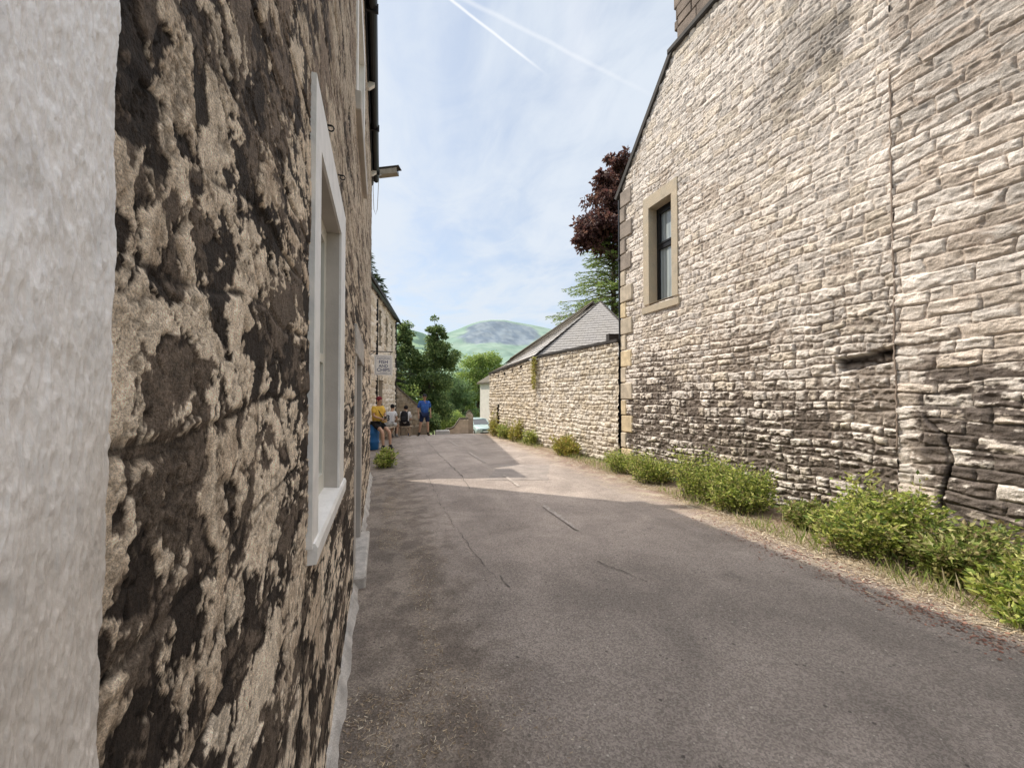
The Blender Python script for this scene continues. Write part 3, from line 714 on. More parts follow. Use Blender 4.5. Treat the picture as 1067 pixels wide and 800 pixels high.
# abutting near building on the right (different coursing, sootier foot)
nb = thing('stone_house', 'near right house wall of long grey-brown courses dark with soot below, past the straight joint', 'house', (5.8, 0, 0))
layN = layout(8, 8, .11, .20, .18, .62, np.random.RandomState(25))
def hN(S, Z):
    S2 = S + 4
    d, ra, rb, rc, rel, relz = stones(S2, Z, layN, wob=.026, seed=9, wscale=2.4)
    d = d + (fbm(S2 * 22, Z * 22, 3, 133) - .5) * .012
    m = sm(0, .018, d); f1 = fbm(S2 * 6, Z * 12, 4, 134, .6); f2 = fbm(S2 * 30, Z * 34, 3, 135, .6)
    ridg = 1 - np.abs(2 * fbm(S2 * 5, Z * 12, 3, 143) - 1)
    h = m * (.02 + .022 * (ra - .4) + .012 * (relz - .5)) + m * (ridg - .65) * .035 + (f1 - .5) * .03 * m + (f2 - .5) * .010
    low = sm(2.75, 1.5, Z + (fbm(S2 * .9, Z * 1.2, 4, 144) - .5) * 1.6) * sm(2.95, 2.5, S + (fbm(S2 * 2, Z * 2, 3, 141) - .5) * .5)
    blot = sm(.5, .66, fbm(S2 * .9, Z * .8, 4, 146)) * sm(1.5, 4, Z)
    v = .5 * f1 + .35 * fbm(S2 * 3, Z * 11, 4, 147) + .3 * (rc - .5) + (f2 - .5) * .2 + (ridg - .7) * .15
    lvl = .18 + .318 * low + .16 * blot
    pale = sm(lvl - .015, lvl + .02 + .05 * (1 - low), v)
    lt = np.array([.80, .725, .655]); tn = np.array([.68, .585, .50])
    s_ = lt + (tn - lt) * (sm(.5, .9, rb))[..., None]; s_ = s_ * ((.82 + .32 * f2) * (.84 + .26 * ra))[..., None] * (1 - .3 * blot[..., None])
    dk = (np.array([.165, .137, .12]) * (.5 + 1.0 * f1[..., None]) + np.array([.33, .28, .235]) * (1 - low[..., None])) * (.75 + .5 * f2[..., None])
    mo = np.array([.55, .47, .40]) * (1 - .7 * low[..., None])
    c = dk + (s_ - dk) * pale[..., None]; c = mo + (c - mo) * sm(0, .011, d)[..., None]
    # vertical open crack
    cx_ = np.interp(Z, [0, .46, .94, 1.2, 1.36, 1.5, 9], [2.4, 2.52, 2.42, 2.47, 2.6, 2.66, 9])
    ck = sm(.02, .004, np.abs(S - cx_ + (fbm(S * 0, Z * 9, 3, 150) - .5) * .05)) * sm(1.5, 1.3, Z)
    h = h + sm(.05, .02, np.abs(S - cx_ - .03)) * sm(1.5, 1.35, Z) * .02 - ck * .05; c = c * (1 - ck[..., None] * .6)
    return h, c
grid_wall('wall', (0, 0, 0), dR, nR, np.concatenate([np.arange(-4, 1.2, .06), np.arange(1.2, 2.86, .011), [2.86]]), np.arange(-.1, 6.9, .011), hN, M['stone'], nb)
b = MB(); b.box((-8, -4, -.1), (-.2, 2.84, 6.9), MR); b.build('body_walls', M['mortar'], nb)
b = MB(); b.prism([MR @ Vector(p) for p in ((.10, -4.1, 6.88), (.10, -4.1, 6.98), (-4, -4.1, 9), (-8, -4.1, 6.9))], MR.to_3x3() @ Vector((0, 6.98, 0))); b.build('roof', M['dark_slate'], nb)

# ================================================================== GARDEN WALL + BARNS (right, beyond)
def simple_h(sd, lay, low0=1.0, amp=1.0, tint=(1, 1, 1), dark=0.):
    def f(S, Z):
        d, ra, rb, rc, rel, relz = stones(S, Z, lay, wob=.02, seed=sd, wscale=2.)
        d = d + (fbm(S * 18, Z * 18, 3, sd + 33) - .5) * .016
        m = sm(0, .024, d); f1 = fbm(S * 8, Z * 12, 4, sd + 34, .6); f2 = fbm(S * 28, Z * 30, 2, sd + 35)
        ridg = 1 - np.abs(2 * fbm(S * 9, Z * 13, 3, sd + 43) - 1)
        h = (m * (.02 + .035 * (ra - .4) + .015 * (relz - .5)) + m * (ridg - .65) * .05 + (f1 - .5) * .05 * m) * amp
        low = sm(low0, .1, Z + (fbm(S, Z, 3, sd + 44) - .5) * 1.2)
        v = h * 11 / amp + (f1 - .5) * .6
        pale = sm(-.2 + .25 * low + dark, 0 + .25 * low + dark, v)
        lt = np.array([.76, .69, .60]); tn = np.array([.64, .555, .44])
        s_ = lt + (tn - lt) * sm(.4, .9, rb)[..., None]
        dk = np.array([.28, .23, .185]); mo = np.array([.46, .39, .31])
        c = dk + (s_ - dk) * pale[..., None]; c = mo + (c - mo) * sm(0, .014, d)[..., None]
        return h, c * np.array(tint)
    return f
gw = thing('garden_wall', 'long sunlit rubble wall with dark coping running beyond the tall gable', 'wall', (0, 0, 0))
PA = np.array((5.42, 8.1, 0)); PB = np.array((4.97, 12.4, 0)); PC = np.array((4.50, 16.9, 0))
layG = layout(6, 4, .10, .165, .12, .36, np.random.RandomState(35))
d1, l1 = unit(PA, PB); d2, l2 = unit(PB, PC)
nrm = lambda d: np.array([-d[1], d[0], 0])
top1 = lambda S: 2.97 + .03 * S / l1 + 0 * S
top2 = lambda S: 3.0 - .34 * S / l2
grid_wall('wall_face', PA, d1, nrm(d1), np.arange(0, l1, .018), np.arange(-.1, 3.1, .018), simple_h(61, layG), M['stone'], gw, top=top1)
grid_wall('wall_face', PB, d2, nrm(d2), np.append(np.arange(0, l2, .022), l2), np.arange(-.4, 3.1, .022), simple_h(66, layout(6, 4, .10, .165, .12, .36, np.random.RandomState(36)), tint=(1.0, .98, .94)), M['stone'], gw, top=top2, holes=[(1.1, 1.28, 2.68, 2.88 - .06), (1.9, 2.05, 2.62, 2.75), (2.7, 2.84, 2.55, 2.68), (3.4, 3.52, 2.5, 2.62), (3.35, 3.6, -.05, 1.35)])
b = MB()
b.prism([tuple(PA + (.25, 0, -.2)), tuple(PB + (.25, 0, -.2)), tuple(PC + (.25, 0, -.5)), tuple(PC + (.5, 0, -.5)), tuple(PB + (.5, 0, -.2)), tuple(PA + (.5, 0, -.2))], (0, 0, 2.85)); b.build('core', M['dark_slate'], gw)
b = MB()
for (p, q, z0, z1, d) in ((PA, PB, 2.985, 3.015, d1), (PB, PC, 3.018, 2.675, d2)):
    n = nrm(d) * .07; bk_ = -nrm(d) * .5
    b.add([tuple(p + n + (0, 0, z0)), tuple(q + n + (0, 0, z1)), tuple(q + bk_ + (0, 0, z1 + .01)), tuple(p + bk_ + (0, 0, z0 + .01)), tuple(p + n + (0, 0, z0 + .07)), tuple(q + n + (0, 0, z1 + .07)), tuple(q + bk_ + (0, 0, z1 + .08)), tuple(p + bk_ + (0, 0, z0 + .08))],
          [(0, 3, 2, 1), (4, 5, 6, 7), (0, 1, 5, 4), (1, 2, 6, 5), (2, 3, 7, 6), (3, 0, 4, 7)])
b.build('coping', M['dark_slate'], gw)
# slate-roofed outbuilding leaning on the wall
def slate_rows(mb, A, B, Cc, D, rows, th=.012, wid=.35):
    """A-B eave, D-C ridge (quad), overlapping slate courses with individual slates"""
    A, B, Cc, D = map(Vector, (A, B, Cc, D)); n = (B - A).cross(D - A).normalized()
    if n.z < 0: n = -n
    for r in range(rows):
        t0 = r / rows; t1 = (r + 1.12) / rows; a0 = A.lerp(D, t0); b0 = B.lerp(Cc, t0); a1 = A.lerp(D, min(t1, 1)); b1 = B.lerp(Cc, min(t1, 1))
        L_ = (b0 - a0).length; k = max(1, int(L_ / wid))
        for i in range(k):
            u0 = i / k; u1 = (i + 1) / k; e = (u1 - u0) * .012
            lift = n * (.012 + th * .6 + rnd.uniform(0, .005))
            p = [a0.lerp(b0, u0 + e) + lift, a0.lerp(b0, u1 - e) + lift, a1.lerp(b1, u1 - e) + n * .004, a1.lerp(b1, u0 + e) + n * .004]
            mb.add(p + [p[0] - n * th, p[1] - n * th], [(0, 1, 2, 3), (4, 5, 1, 0)])
    return mb
ob = thing('outbuilding', 'low outbuilding with pointed pale grey slate hipped roof behind the garden wall', 'outbuilding', (0, 0, 0))
P1 = (4.90, 12.36, 3.09); P0 = (5.40, 8.3, 3.07); P2 = (4.43, 16.95, 2.75); AP = (7.59, 12.5, 5.21); R2 = (5.45, 17.3, 3.12)
Pb = (10.2, 8.6, 3.0)
b = MB(); slate_rows(b, P1, P2, R2, AP, 12); rf1 = b.build('roof', M['slate'], ob)
M['lead'] = pmat('weathered_grey_roofing', (.36, .345, .335), var=.12, scale=1.5, rough=.8, bump=.5, bscale=10, bdist=.02, base2=(.31, .295, .28), fine=(25, .08))
P4 = (7.5, 9.5, 2.95); P5 = (10.2, 12.6, 2.95)
b = MB(); slate_rows(b, (4.72, 12.5, 2.93), (7.62, 9.3, 2.80), AP, AP, 24, th=.006, wid=.22); slate_rows(b, P4, P5, AP, AP, 20, th=.006, wid=.22); b.build('roof', M['lead'], ob)
b = MB(); b.add([(4.74, 12.52, 2.92), (7.62, 9.32, 2.79), AP, (10.2, 12.6, 2.9)], [(0, 1, 2), (1, 3, 2)]); b.build('roof_felt', M['lead'], ob)
b = MB(); b.tube([P1, AP], .022, 6); b.tube([AP, R2], .04, 6); b.tube([AP, P4], .035, 6); b.build('hip_ridge', M['dark_slate'], ob)
b = MB(); b.prism([(5.45, 8.9, 0), (5.1, 12.4, 0), (4.7, 16.9, 0), (8, 17.2, 0), (10, 12.5, 0), (10, 8.9, 0)], (0, 0, 2.72)); b.build('body_walls', M['mortar'], ob)
b = MB(); b.box((5.75, 9.05, 3.1), (6.6, 9.2, 3.36)); b.build('roof_vent', M['dark_slate'], ob)
# higher barn behind with mossy stone slates
bn = thing('barn', 'dark mossy stone-slate roof rising behind the pale slate roof', 'barn', (0, 0, 0))
U1 = Vector((7.95, 13.2, 5.42)); U2 = Vector((5.0, 18.9, 3.65))
E1 = (6.0, 13.5, 3.75); E2 = (5.85, 19.3, 3.35); U1 = (7.75, 13.3, 5.38); U2 = (6.4, 19.7, 3.72)
b = MB(); slate_rows(b, E1, E2, U2, U1, 6, th=.03, wid=.45); slate_rows(b, (9.6, 19.7, 2.9), (10, 13.3, 3.0), U1, U2, 7, th=.03, wid=.45); b.build('roof', M['stone_slate'], bn)
b = MB(); b.tube([U1, Vector(U1).lerp(Vector(U2), .45) + Vector((0, 0, -.02)), U2], .07, 6); b.build('ridge', M['stone_slate'], bn)
b = MB(); b.loft([[(6.05, 13.5, 0), (6.05, 13.5, 3.73), (7.75, 13.35, 5.3), (9.95, 13.35, 2.95), (9.95, 13.35, 0)], [(5.9, 19.25, -.9), (5.9, 19.25, 3.3), (6.4, 19.6, 3.66), (9.55, 19.6, 2.85), (9.55, 19.6, -.9)]]); b.build('body_walls', M['mortar'], bn)

# pale cottage at the bend, behind the car
pc = thing('cottage', 'small pale rendered cottage end beside the parked car at the road bend', 'house', (8.85, 37, gzf(0, 37)))
b = MB()
fd = Vector((.3, -.95, 0)).normalized(); bd = Vector((.95, .3, 0)).normalized()
def pq(u, v, z): return Vector((0, 0, z)) + fd * u + bd * v
b.prism([pq(0, 0, -.3), pq(2.6, 0, -.3), pq(2.6, 6, -.3), pq(0, 6, -.3)], (0, 0, 5.4)); b.build('wall', M['pale_render'], pc)
b = MB(); b.prism([pq(-.2, -.25, 5.0), pq(-.2, -.25, 5.16), pq(-.2, 3.0, 7.0), pq(-.2, 6.3, 5.1), pq(-.2, 6.3, 4.95)], fd * 3.0); b.build('roof', M['stone_slate'], pc)
b = MB(); b.tube([pq(2.35, -.06, 0), pq(2.35, -.06, 5)], .09, 6); b.build('downpipe', M['dark_slate'], pc)

# ================================================================== LEFT FAR HOUSE (fish and chip shop)
sh = thing('shop_house', 'far left two-storey stone shop behind the hanging sign, dark eaves and narrow windows', 'house', (0, 0, 0))
SA = np.array((-.78, 12, 0)); SB = np.array((.43, 20.05, 0)); dS, lS = unit(SA, SB); nS = np.array([dS[1], -dS[0], 0])
MS = Matrix(((nS[0], dS[0], 0, SA[0]), (nS[1], dS[1], 0, SA[1]), (0, 0, 1, 0), (0, 0, 0, 1)))
sholes = [(3.15, 3.6, 3.6, 4.95), (4.75, 5.2, 3.75, 4.95), (6.35, 6.8, 3.85, 4.95), (3.2, 4.0, .0, 2.3)]
layS = layout(9, 6, .16, .26, .25, .55, np.random.RandomState(45))
grid_wall('wall', SA, dS, nS, np.append(np.arange(0, lS, .035), lS), np.arange(-.4, 5.55, .035), simple_h(71, layS, amp=1.6, tint=(1.1, 1.07, 1.04)), M['far_stone'], sh, holes=sholes)
for i, h in enumerate(sholes[:3]):
    b = MB(); b.ring(-.10, .045, h[0] - .09, h[1] + .09, h[2] - .14, h[3] + .16, h[0], h[1], h[2], h[3], MS); wq = b.build('window', M['sand'], sh)
    b = MB(); b.box((-.14, h[0], h[2]), (-.11, h[1], h[3]), MS); b.build('pane', M['glass_dark'], wq)
    b = MB(); b.ring(-.085, -.03, h[0], h[1], h[2], h[3], h[0] + .05, h[1] - .05, h[2] + .05, h[3] - .05, MS); b.build('frame', M['black_paint'], wq)
b = MB(); b.box((-.14, 3.2, 0), (-.09, 4.0, 2.3), MS); dd = b.build('door', M['dark_wood'], sh)
b = MB(); b.box((-.1, 3.08, 0), (.05, 3.2, 2.3), MS); b.box((-.1, 4.0, 0), (.05, 4.12, 2.3), MS); b.box((-.1, 3.08, 2.302), (.055, 4.12, 2.5), MS); b.build('surround', M['sand'], dd)
b = MB(); b.prism([MS @ Vector(p) for p in ((.22, -.1, 5.42), (.22, -.1, 5.54), (-4, -.1, 8.2), (-8, -.1, 5.5))], Vector(dS) * (lS + .25)); b.build('roof', M['dark_slate'], sh)
b = MB(); b.prism([MS @ Vector(p) for p in ((-.05, .02, -.4), (-.05, .02, 5.4), (-4, .02, 8.0), (-8, .02, 5.3), (-8, .02, -.4))], Vector(dS) * .3); b.build('end_wall', M['mortar'], sh); b = MB(); b.prism([MS @ Vector((-.02, lS - .0, -.9)), MS @ Vector((-.02, lS, 5.4)), MS @ Vector((-4, lS, 8.0)), MS @ Vector((-8, lS, 5.3)), MS @ Vector((-8, lS, -.9))], Vector(dS) * -.3); b.build('end_wall', M['mortar'], sh)
b = MB(); b.tube([MS @ Vector((.09, -.05, 5.36)), MS @ Vector((.24, lS + .15, 5.38))], .06, 6); b.tube([MS @ Vector((.06, 2.75, 0)), MS @ Vector((.06, 2.75, 5.4))], .045, 6); b.tube([MS @ Vector((.06, 7.95, -.3)), MS @ Vector((.06, 7.95, 5.4))], .045, 6); b.build('downpipe', M['black_paint'], sh)
# lean-to between the two houses
ln_ = thing('outhouse', 'small stone outhouse tucked between the dark house and the far left shop', 'outbuilding', (0, 0, 0))
b = MB(); b.prism([(-.5, 10.0, -.1), (-4, 10.0, -.1), (-4, 10.0, 3.1), (-1.6, 10.0, 3.85), (-.5, 10.0, 4.6)], (0, .9, 0)); b.build('wall', M['mortar'], ln_)
b = MB(); b.prism([(-.42, 9.95, 4.64), (-.42, 9.95, 4.74), (-1.6, 9.95, 3.98), (-4.1, 9.95, 3.2), (-4.1, 9.95, 3.1), (-1.6, 9.95, 3.88)], (0, 1.0, 0)); b.build('roof', M['dark_slate'], ln_)

# hanging sign
sg = thing('hanging_sign', 'white hanging shop sign lettered FISH AND CHIPS on the far left shop', 'sign', (-.08, 13, 2.68))
b = MB(); b.box((-.28, -.015, -.34), (.28, .015, .31), bev=.008); b.build('panel', M['white_paint'], sg)
b = MB()
for (x0, x1, z0, z1) in ((-.235, .235, .262, .27), (-.235, .235, -.30, -.292), (-.235, -.227, -.292, .262), (.227, .235, -.292, .262)): b.box((x0, -.018, z0), (x1, -.0155, z1))
M['navy'] = pmat('navy_lettering', (.015, .03, .12), var=.1, scale=5, bump=0); b.build('border', M['navy'], sg)
def text(body, size, z, bold=0.0):
    cu = bpy.data.curves.new('t', 'FONT'); cu.body = body; cu.size = size; cu.align_x = 'CENTER'; cu.align_y = 'CENTER'; cu.extrude = .001; cu.offset = bold * .35
    o = bpy.data.objects.new('t', cu); C.objects.link(o); dg = bpy.context.evaluated_depsgraph_get()
    me = bpy.data.meshes.new_from_object(o.evaluated_get(dg)); bpy.data.objects.remove(o)
    t = link_mesh('lettering', me, M['navy'], sg); t.location = (0, -.0175, z); t.rotation_euler = (PI / 2, 0, 0); return t
text('CASTLETON', .068, .195, .001); text('FISH', .15, .085, .004); text('AND', .13, -.045, .004); text('CHIPS', .15, -.17, .004); text('TAKE AWAY', .04, -.262)
b = MB(); b.tube([(-.62, 0, .42), (.29, 0, .42)], .015, 6); b.tube([(-.22, 0, .42), (-.22, 0, .30)], .006, 5); b.tube([(.22, 0, .42), (.22, 0, .30)], .006, 5); b.tube([(-.58, 0, .15), (-.25, 0, .42)], .01, 5); b.build('bracket', M['black_paint'], sg)

# ================================================================== FOLIAGE
def leaf_mesh(name, P, Dv, size, cols, m, parent=None, seed=0, aspect=2.0, sizevar=.5, fold=.25):
    rs = np.random.RandomState(seed); n = len(P); P = np.asarray(P, float); Dv = np.asarray(Dv, float)
    Dv = Dv / (np.linalg.norm(Dv, axis=1, keepdims=True) + 1e-9)
    r = rs.normal(size=(n, 3)); s = np.cross(Dv, r); s /= (np.linalg.norm(s, axis=1, keepdims=True) + 1e-9); u = np.cross(s, Dv)
    l = size * (1 + sizevar * (rs.rand(n) * 2 - 1)); w = l / aspect
    l = l[:, None]; w = w[:, None]
    mid = P + Dv * l * .45
    V = np.stack([P, mid + s * w / 2 + u * w * fold, P + Dv * l, mid - s * w / 2 + u * w * fold], 1).reshape(-1, 3)
    c = np.array(cols)[rs.randint(0, len(cols), n)] * rs.uniform(.75, 1.25, n)[:, None]
    return np_mesh(name, V, np.arange(n * 4).reshape(-1, 4), m, parent, np.repeat(c, 4, 0))
def bush(loc, rx, ry, h, label, cols, seed, n=5200, size=.05, name='bush', cat='bush', group=None, aspect=1.7, nst=70, lean=.4, spike=0.):
    rs = np.random.RandomState(seed)
    root = thing(name, label, cat, loc, 0, group)
    st = MB(); tips = []
    lob = [(rs.uniform(-.75, .75) * rx, rs.uniform(-.75, .75) * ry, rs.uniform(.55, 1.1), rs.uniform(.28, .5)) for _ in range(6)] + [(0, 0, 1., .45)]
    for i in range(nst):
        a = rs.rand() * 2 * PI; r = math.sqrt(rs.rand()); bx, by = r * rx * .75 * math.cos(a), r * ry * .75 * math.sin(a)
        hh = h * max(.22, max(q * math.exp(-(((bx - u) / rx) ** 2 + ((by - w_) / ry) ** 2) / (2 * k_ * k_)) for u, w_, q, k_ in lob)) * rs.uniform(.6, 1.15 + spike)
        tx = bx + rs.normal(0, lean * .3) * rx + bx * .3; ty = by + rs.normal(0, lean * .3) * ry + by * .3
        p0 = Vector((bx, by, -.02)); p2 = Vector((tx, ty, hh)); p1 = p0.lerp(p2, .5) + Vector((rs.normal(0, .03), rs.normal(0, .03), .04))
        st.tube([p0, p1, p2], [.006, .004, .002], 4, False); tips.append((p0, p1, p2))
    stm = MB(); st.build('stems', M['leafstem'], root)
    P = []; D = []
    per = n // nst
    for (p0, p1, p2) in tips:
        for k in range(per):
            t = rs.rand() ** .6
            p = (p0.lerp(p1, t * 2) if t < .5 else p1.lerp(p2, t * 2 - 1))
            off = Vector(rs.normal(size=3)); off.z = abs(off.z) * .4; off.normalize()
            rr = .11 * (rs.rand() ** .6) * (h / .55) ** .5
            q = p + off * rr
            if q.z < .01: q.z = .01 + rs.rand() * .05
            P.append(q); D.append(off + Vector((0, -.05, .15)) + Vector(rs.normal(0, .35, 3)))
    # big clumps of shade: interior leaves darker handled by light; add lobe tufts
    leaf_mesh('foliage', P, D, size, cols, M['leaf'], root, seed + 1, aspect)
    return root
M['leafstem'] = pmat('green_stem', (.11, .13, .045), var=.2, bump=0)
G1 = [(.38, .45, .09), (.50, .54, .14), (.24, .32, .07), (.60, .60, .22), (.14, .20, .05), (.36, .32, .14)]
G2 = [(.27, .34, .08), (.38, .43, .13), (.14, .20, .05), (.48, .46, .2), (.30, .24, .12)]
GR = 'leafy weeds growing along the foot of the right wall'
bl = [((5.02, 7.25, 0), .42, .46, .42, 'low yellow-green leafy clump at the foot of the wall beside the stone quoins', G1, 4200),
      ((4.94, 6.25, 0), .50, .36, .50, 'yellow-green leafy clump second along the right wall from the quoins', G1, 4600),
      ((4.92, 4.95, 0), .54, .50, .72, 'tall bright bush in the middle of the right wall with a rounded top', G1, 6200),
      ((4.90, 4.25, 0), .50, .32, .60, 'bright leafy bush touching the tall rounded one on its near side', G1, 5200),
      ((5.08, 3.45, 0), .30, .24, .26, 'short sparse bush below the hole in the right wall', G2, 3600),
      ((4.84, 2.66, 0), .56, .42, .80, 'biggest dense green bush with pointed leaves below the mortar crack', G1, 7000),
      ((4.94, 2.0, 0), .50, .26, .46, 'darker trailing bush just right of the biggest bush', G2, 5200),
      ((4.6, 1.45, 0), .48, .34, .40, 'bush cut off by the right edge of the view', G1, 4600)]
for i, (loc, rx, ry, h, lab, cols, n) in enumerate(bl):
    bush(loc, rx, ry, h, lab, cols, 100 + i * 7, n=n, size=.052 if i > 3 else .046, group=GR, aspect=2.1, nst=90)
GY = [(.42, .40, .08), (.50, .46, .12), (.28, .30, .06), (.34, .24, .08)]
bush((4.85, 9.9, 0), .35, .55, .50, 'yellowing rounded bush at the foot of the garden wall', GY, 201, n=3600, size=.055)
for i, (x, y, h, rx) in enumerate(((4.78, 12.4, .45, .18), (4.62, 13.6, .62, .22), (4.5, 14.8, .55, .2), (4.42, 15.9, .8, .22))):
    bush((x, y, 0), rx, .38, h, ['low weed clump where the garden wall bends', 'upright weed clump just past the bend of the garden wall', 'thin weeds by the dark slot in the garden wall', 'tallest weeds at the far end of the garden wall'][i], GY if i % 2 else G1, 210 + i, n=1300, size=.06, nst=26, name='weed_clump', cat='weeds', spike=.4)
bush((.02, 9.5, 0), .22, .35, .42, 'small leafy plant at the foot of the left wall near the seated woman', G1, 230, n=1800, size=.06, nst=30, name='weed_clump', cat='weeds')
# coarse grass along the verge, too fine to count
rs = np.random.RandomState(66); P = []; D = []
for _ in range(3800):
    y = 1.0 + 13 * rs.rand() ** 1.4; x = redge(y) + abs(rs.normal(.18, .22))
    if fbm(np.array(x * 2), np.array(y * 1.7), 3, 68) < .5: continue
    P.append((x, y, 0)); D.append((rs.normal(0, .45), rs.normal(0, .45), 1))
tag(leaf_mesh('grass', P, D, .13, [(.30, .36, .10), (.50, .44, .24), (.58, .50, .34), (.22, .30, .07)], M['leaf'], None, 67, 16, .6, .1), 'wispy half-dead grass growing among the straw along the right verge', 'grass', None, 'stuff')
# creeper on wall bend
rs = np.random.RandomState(77); P = []; D = []
for k in range(900):
    z = 3.02 - 1.1 * rs.rand() ** 1.3; P.append((4.95 - .06 - .05 * rs.rand() + rs.normal(0, .02), 12.35 + rs.normal(0, .09), z)); D.append((-1, rs.normal(), rs.normal() - .5))
tag(leaf_mesh('creeper', P, D, .05, GY, M['leaf'], None, 5), 'thin yellow-green creeper hanging from the coping where the garden wall bends', 'creeper')

def tree(name, label, cat, loc, trunk_h, lobes, n, size, cols, seed, group=None, aspect=1.7, tr=.16, droop=0., clump=.35, nclump=60):
    """lobes: (x,y,z,rx,ry,rz) relative to loc"""
    rs = np.random.RandomState(seed); root = thing(name, label, cat, loc, 0, group)
    tb = MB(); wts = np.array([l[3] * l[4] * l[5] for l in lobes]) ** .5; wts /= wts.sum()
    top = Vector((rs.normal(0, .1), rs.normal(0, .1), trunk_h))
    tb.tube([(0, 0, -.3), (rs.normal(0, .05), 0, trunk_h * .5), top], [tr * 1.3, tr, tr * .75], 8)
    P = []; D = []
    centers = []
    for _ in range(nclump):
        l = lobes[rs.choice(len(lobes), p=wts)]
        v = rs.normal(size=3); v /= np.linalg.norm(v); r = rs.uniform(.45, 1.0)
        c = np.array(l[:3]) + v * r * np.array(l[3:]); centers.append((c, l))
    for li, l in enumerate(lobes):
        tb.tube([top, top.lerp(Vector(l[:3]), .5) + Vector(rs.normal(0, .12, 3)), l[:3]], [tr * .6, tr * .38, tr * .2], 6, False)
    for c, l in centers:
        q = Vector(l[:3]); tb.tube([q, q.lerp(Vector(c), .55) + Vector((0, 0, .06)), c], [tr * .2, tr * .1, tr * .03], 4, False)
    tb.build('trunk', M['bark'], root)
    per = n // nclump
    for c, l in centers:
        k = int(per * rs.uniform(.5, 1.5)); cs = clump * rs.uniform(.6, 1.25) * (min(l[3:]) ** .5)
        v = rs.normal(size=(k, 3)); v /= np.linalg.norm(v, axis=1, keepdims=True); r = rs.rand(k, 1) ** .45
        o = v * r * cs; o[:, 2] *= .62
        if droop: o[:, 2] -= droop * (np.abs(o[:, 0]) + np.abs(o[:, 1])) * rs.rand(k)
        P.append(c + o); D.append(v * .7 + rs.normal(0, .6, (k, 3)) + np.array([0, 0, -.25 - droop]))
    P = np.concatenate(P); D = np.concatenate(D)
    leaf_mesh('crown', P, D, size, cols, M['leaf'], root, seed + 1, aspect)
    return root
DG = [(.14, .21, .075), (.20, .28, .10), (.09, .15, .055), (.34, .41, .15)]
BG = [(.30, .40, .10), (.40, .48, .14), (.20, .29, .08)]
MG = [(.16, .25, .10), (.22, .31, .13), (.11, .18, .08)]
tree('ash_tree', 'dark loose-crowned tree with two upright tufts behind the man in blue', 'tree', (2.45, 26, gzf(0, 26)), 2.0,
     [(-.9, 0, 4.0, 1.1, 1.1, 1.3), (.4, 0, 3.6, 1.3, 1.2, 1.6), (-1.3, 0, 6.1, .5, .5, 1.4), (.75, 0, 6.3, .6, .5, 1.6), (1.5, 0, 5.2, .9, .7, 1.0), (-1.25, 0, 5.3, .8, .6, 1.0), (.65, 0, 5.2, .8, .6, 1.0), (-.2, 0, 5.0, .9, .8, .9), (-.4, 0, 1.9, 1.6, 1.2, 1.1), (.8, 0, 1.8, 1.1, 1.0, .9), (-1.7, .2, 4.9, .5, .5, .8)], 40000, .14, DG, 301, nclump=260, clump=.50)
tree('lime_tree', 'bright yellow-green tree behind the pale cottage', 'tree', (14.0, 60, gzf(0, 60)), 3.5,
     [(0, 0, 9.0, 3.4, 3, 3.6), (-2.6, 0, 7.0, 3, 3, 3.2), (1.5, 0, 11.2, 3.0, 2.5, 2.6), (-3.2, 0, 3.5, 2.2, 2.5, 2.8), (1, 0, 4, 4.5, 3, 3)], 26000, .3, BG, 311, nclump=150, clump=.75, tr=.3)
tree('round_tree', 'rounded mid-green tree below the hill between the dark tree and the bright one', 'tree', (8.4, 50, gzf(0, 50)), 2.5,
     [(0, 0, 5.2, 2.3, 2, 2.6), (-1.2, 0, 3.4, 2, 2, 2.4), (1.2, 0, 3.6, 1.8, 2, 2.6), (0, 0, 7.0, 1.2, 1.2, 1.1)], 16000, .22, MG, 321, nclump=110, clump=.6, tr=.22)
for i, (x, y, r, h) in enumerate(((3.3, 28.4, 1.0, 1.9), (4.7, 30.2, 1.1, 2.0), (6.0, 33.0, .8, 1.7), (2.4, 23.6, .6, 1.5))):
    tree('shrub', ['leafy light green shrub behind the grey stone block', 'yellow-green shrub left of the ruined stone wall', 'small shrub above the ruined stone wall', 'dark shrub just right of the man in blue'][i], 'shrub', (x, y, gzf(0, y)), .5,
         [(0, 0, h * .6, r, r, h * .42), (-r * .5, 0, h * .5, r * .6, r * .6, h * .4), (r * .5, 0, h * .45, r * .6, r * .6, h * .38)], 5000, .12, BG if i < 3 else DG, 331 + i, nclump=60, clump=.42, tr=.05)
for i, (x, y, r, h, cols) in enumerate(((.75, 23.5, 1.0, 3.6, BG), (-.2, 27, 1.3, 6.0, MG), (4.6, 40, 2.0, 4.2, MG))):
    tree('shrub', ['light green shrub rising over the dark wall by the shop corner', 'tall green thicket beyond the shop corner', 'leafy thicket far down the lane'][i], 'shrub', (x, y, gzf(0, y)), 1.,
         [(0, 0, h * .6, r, r, h * .42), (-r * .5, 0, h * .45, r * .7, r * .6, h * .4), (r * .4, 0, h * .4, r * .7, r * .6, h * .38)], 7000, .15, cols, 351 + i, nclump=80, clump=.5, tr=.08)
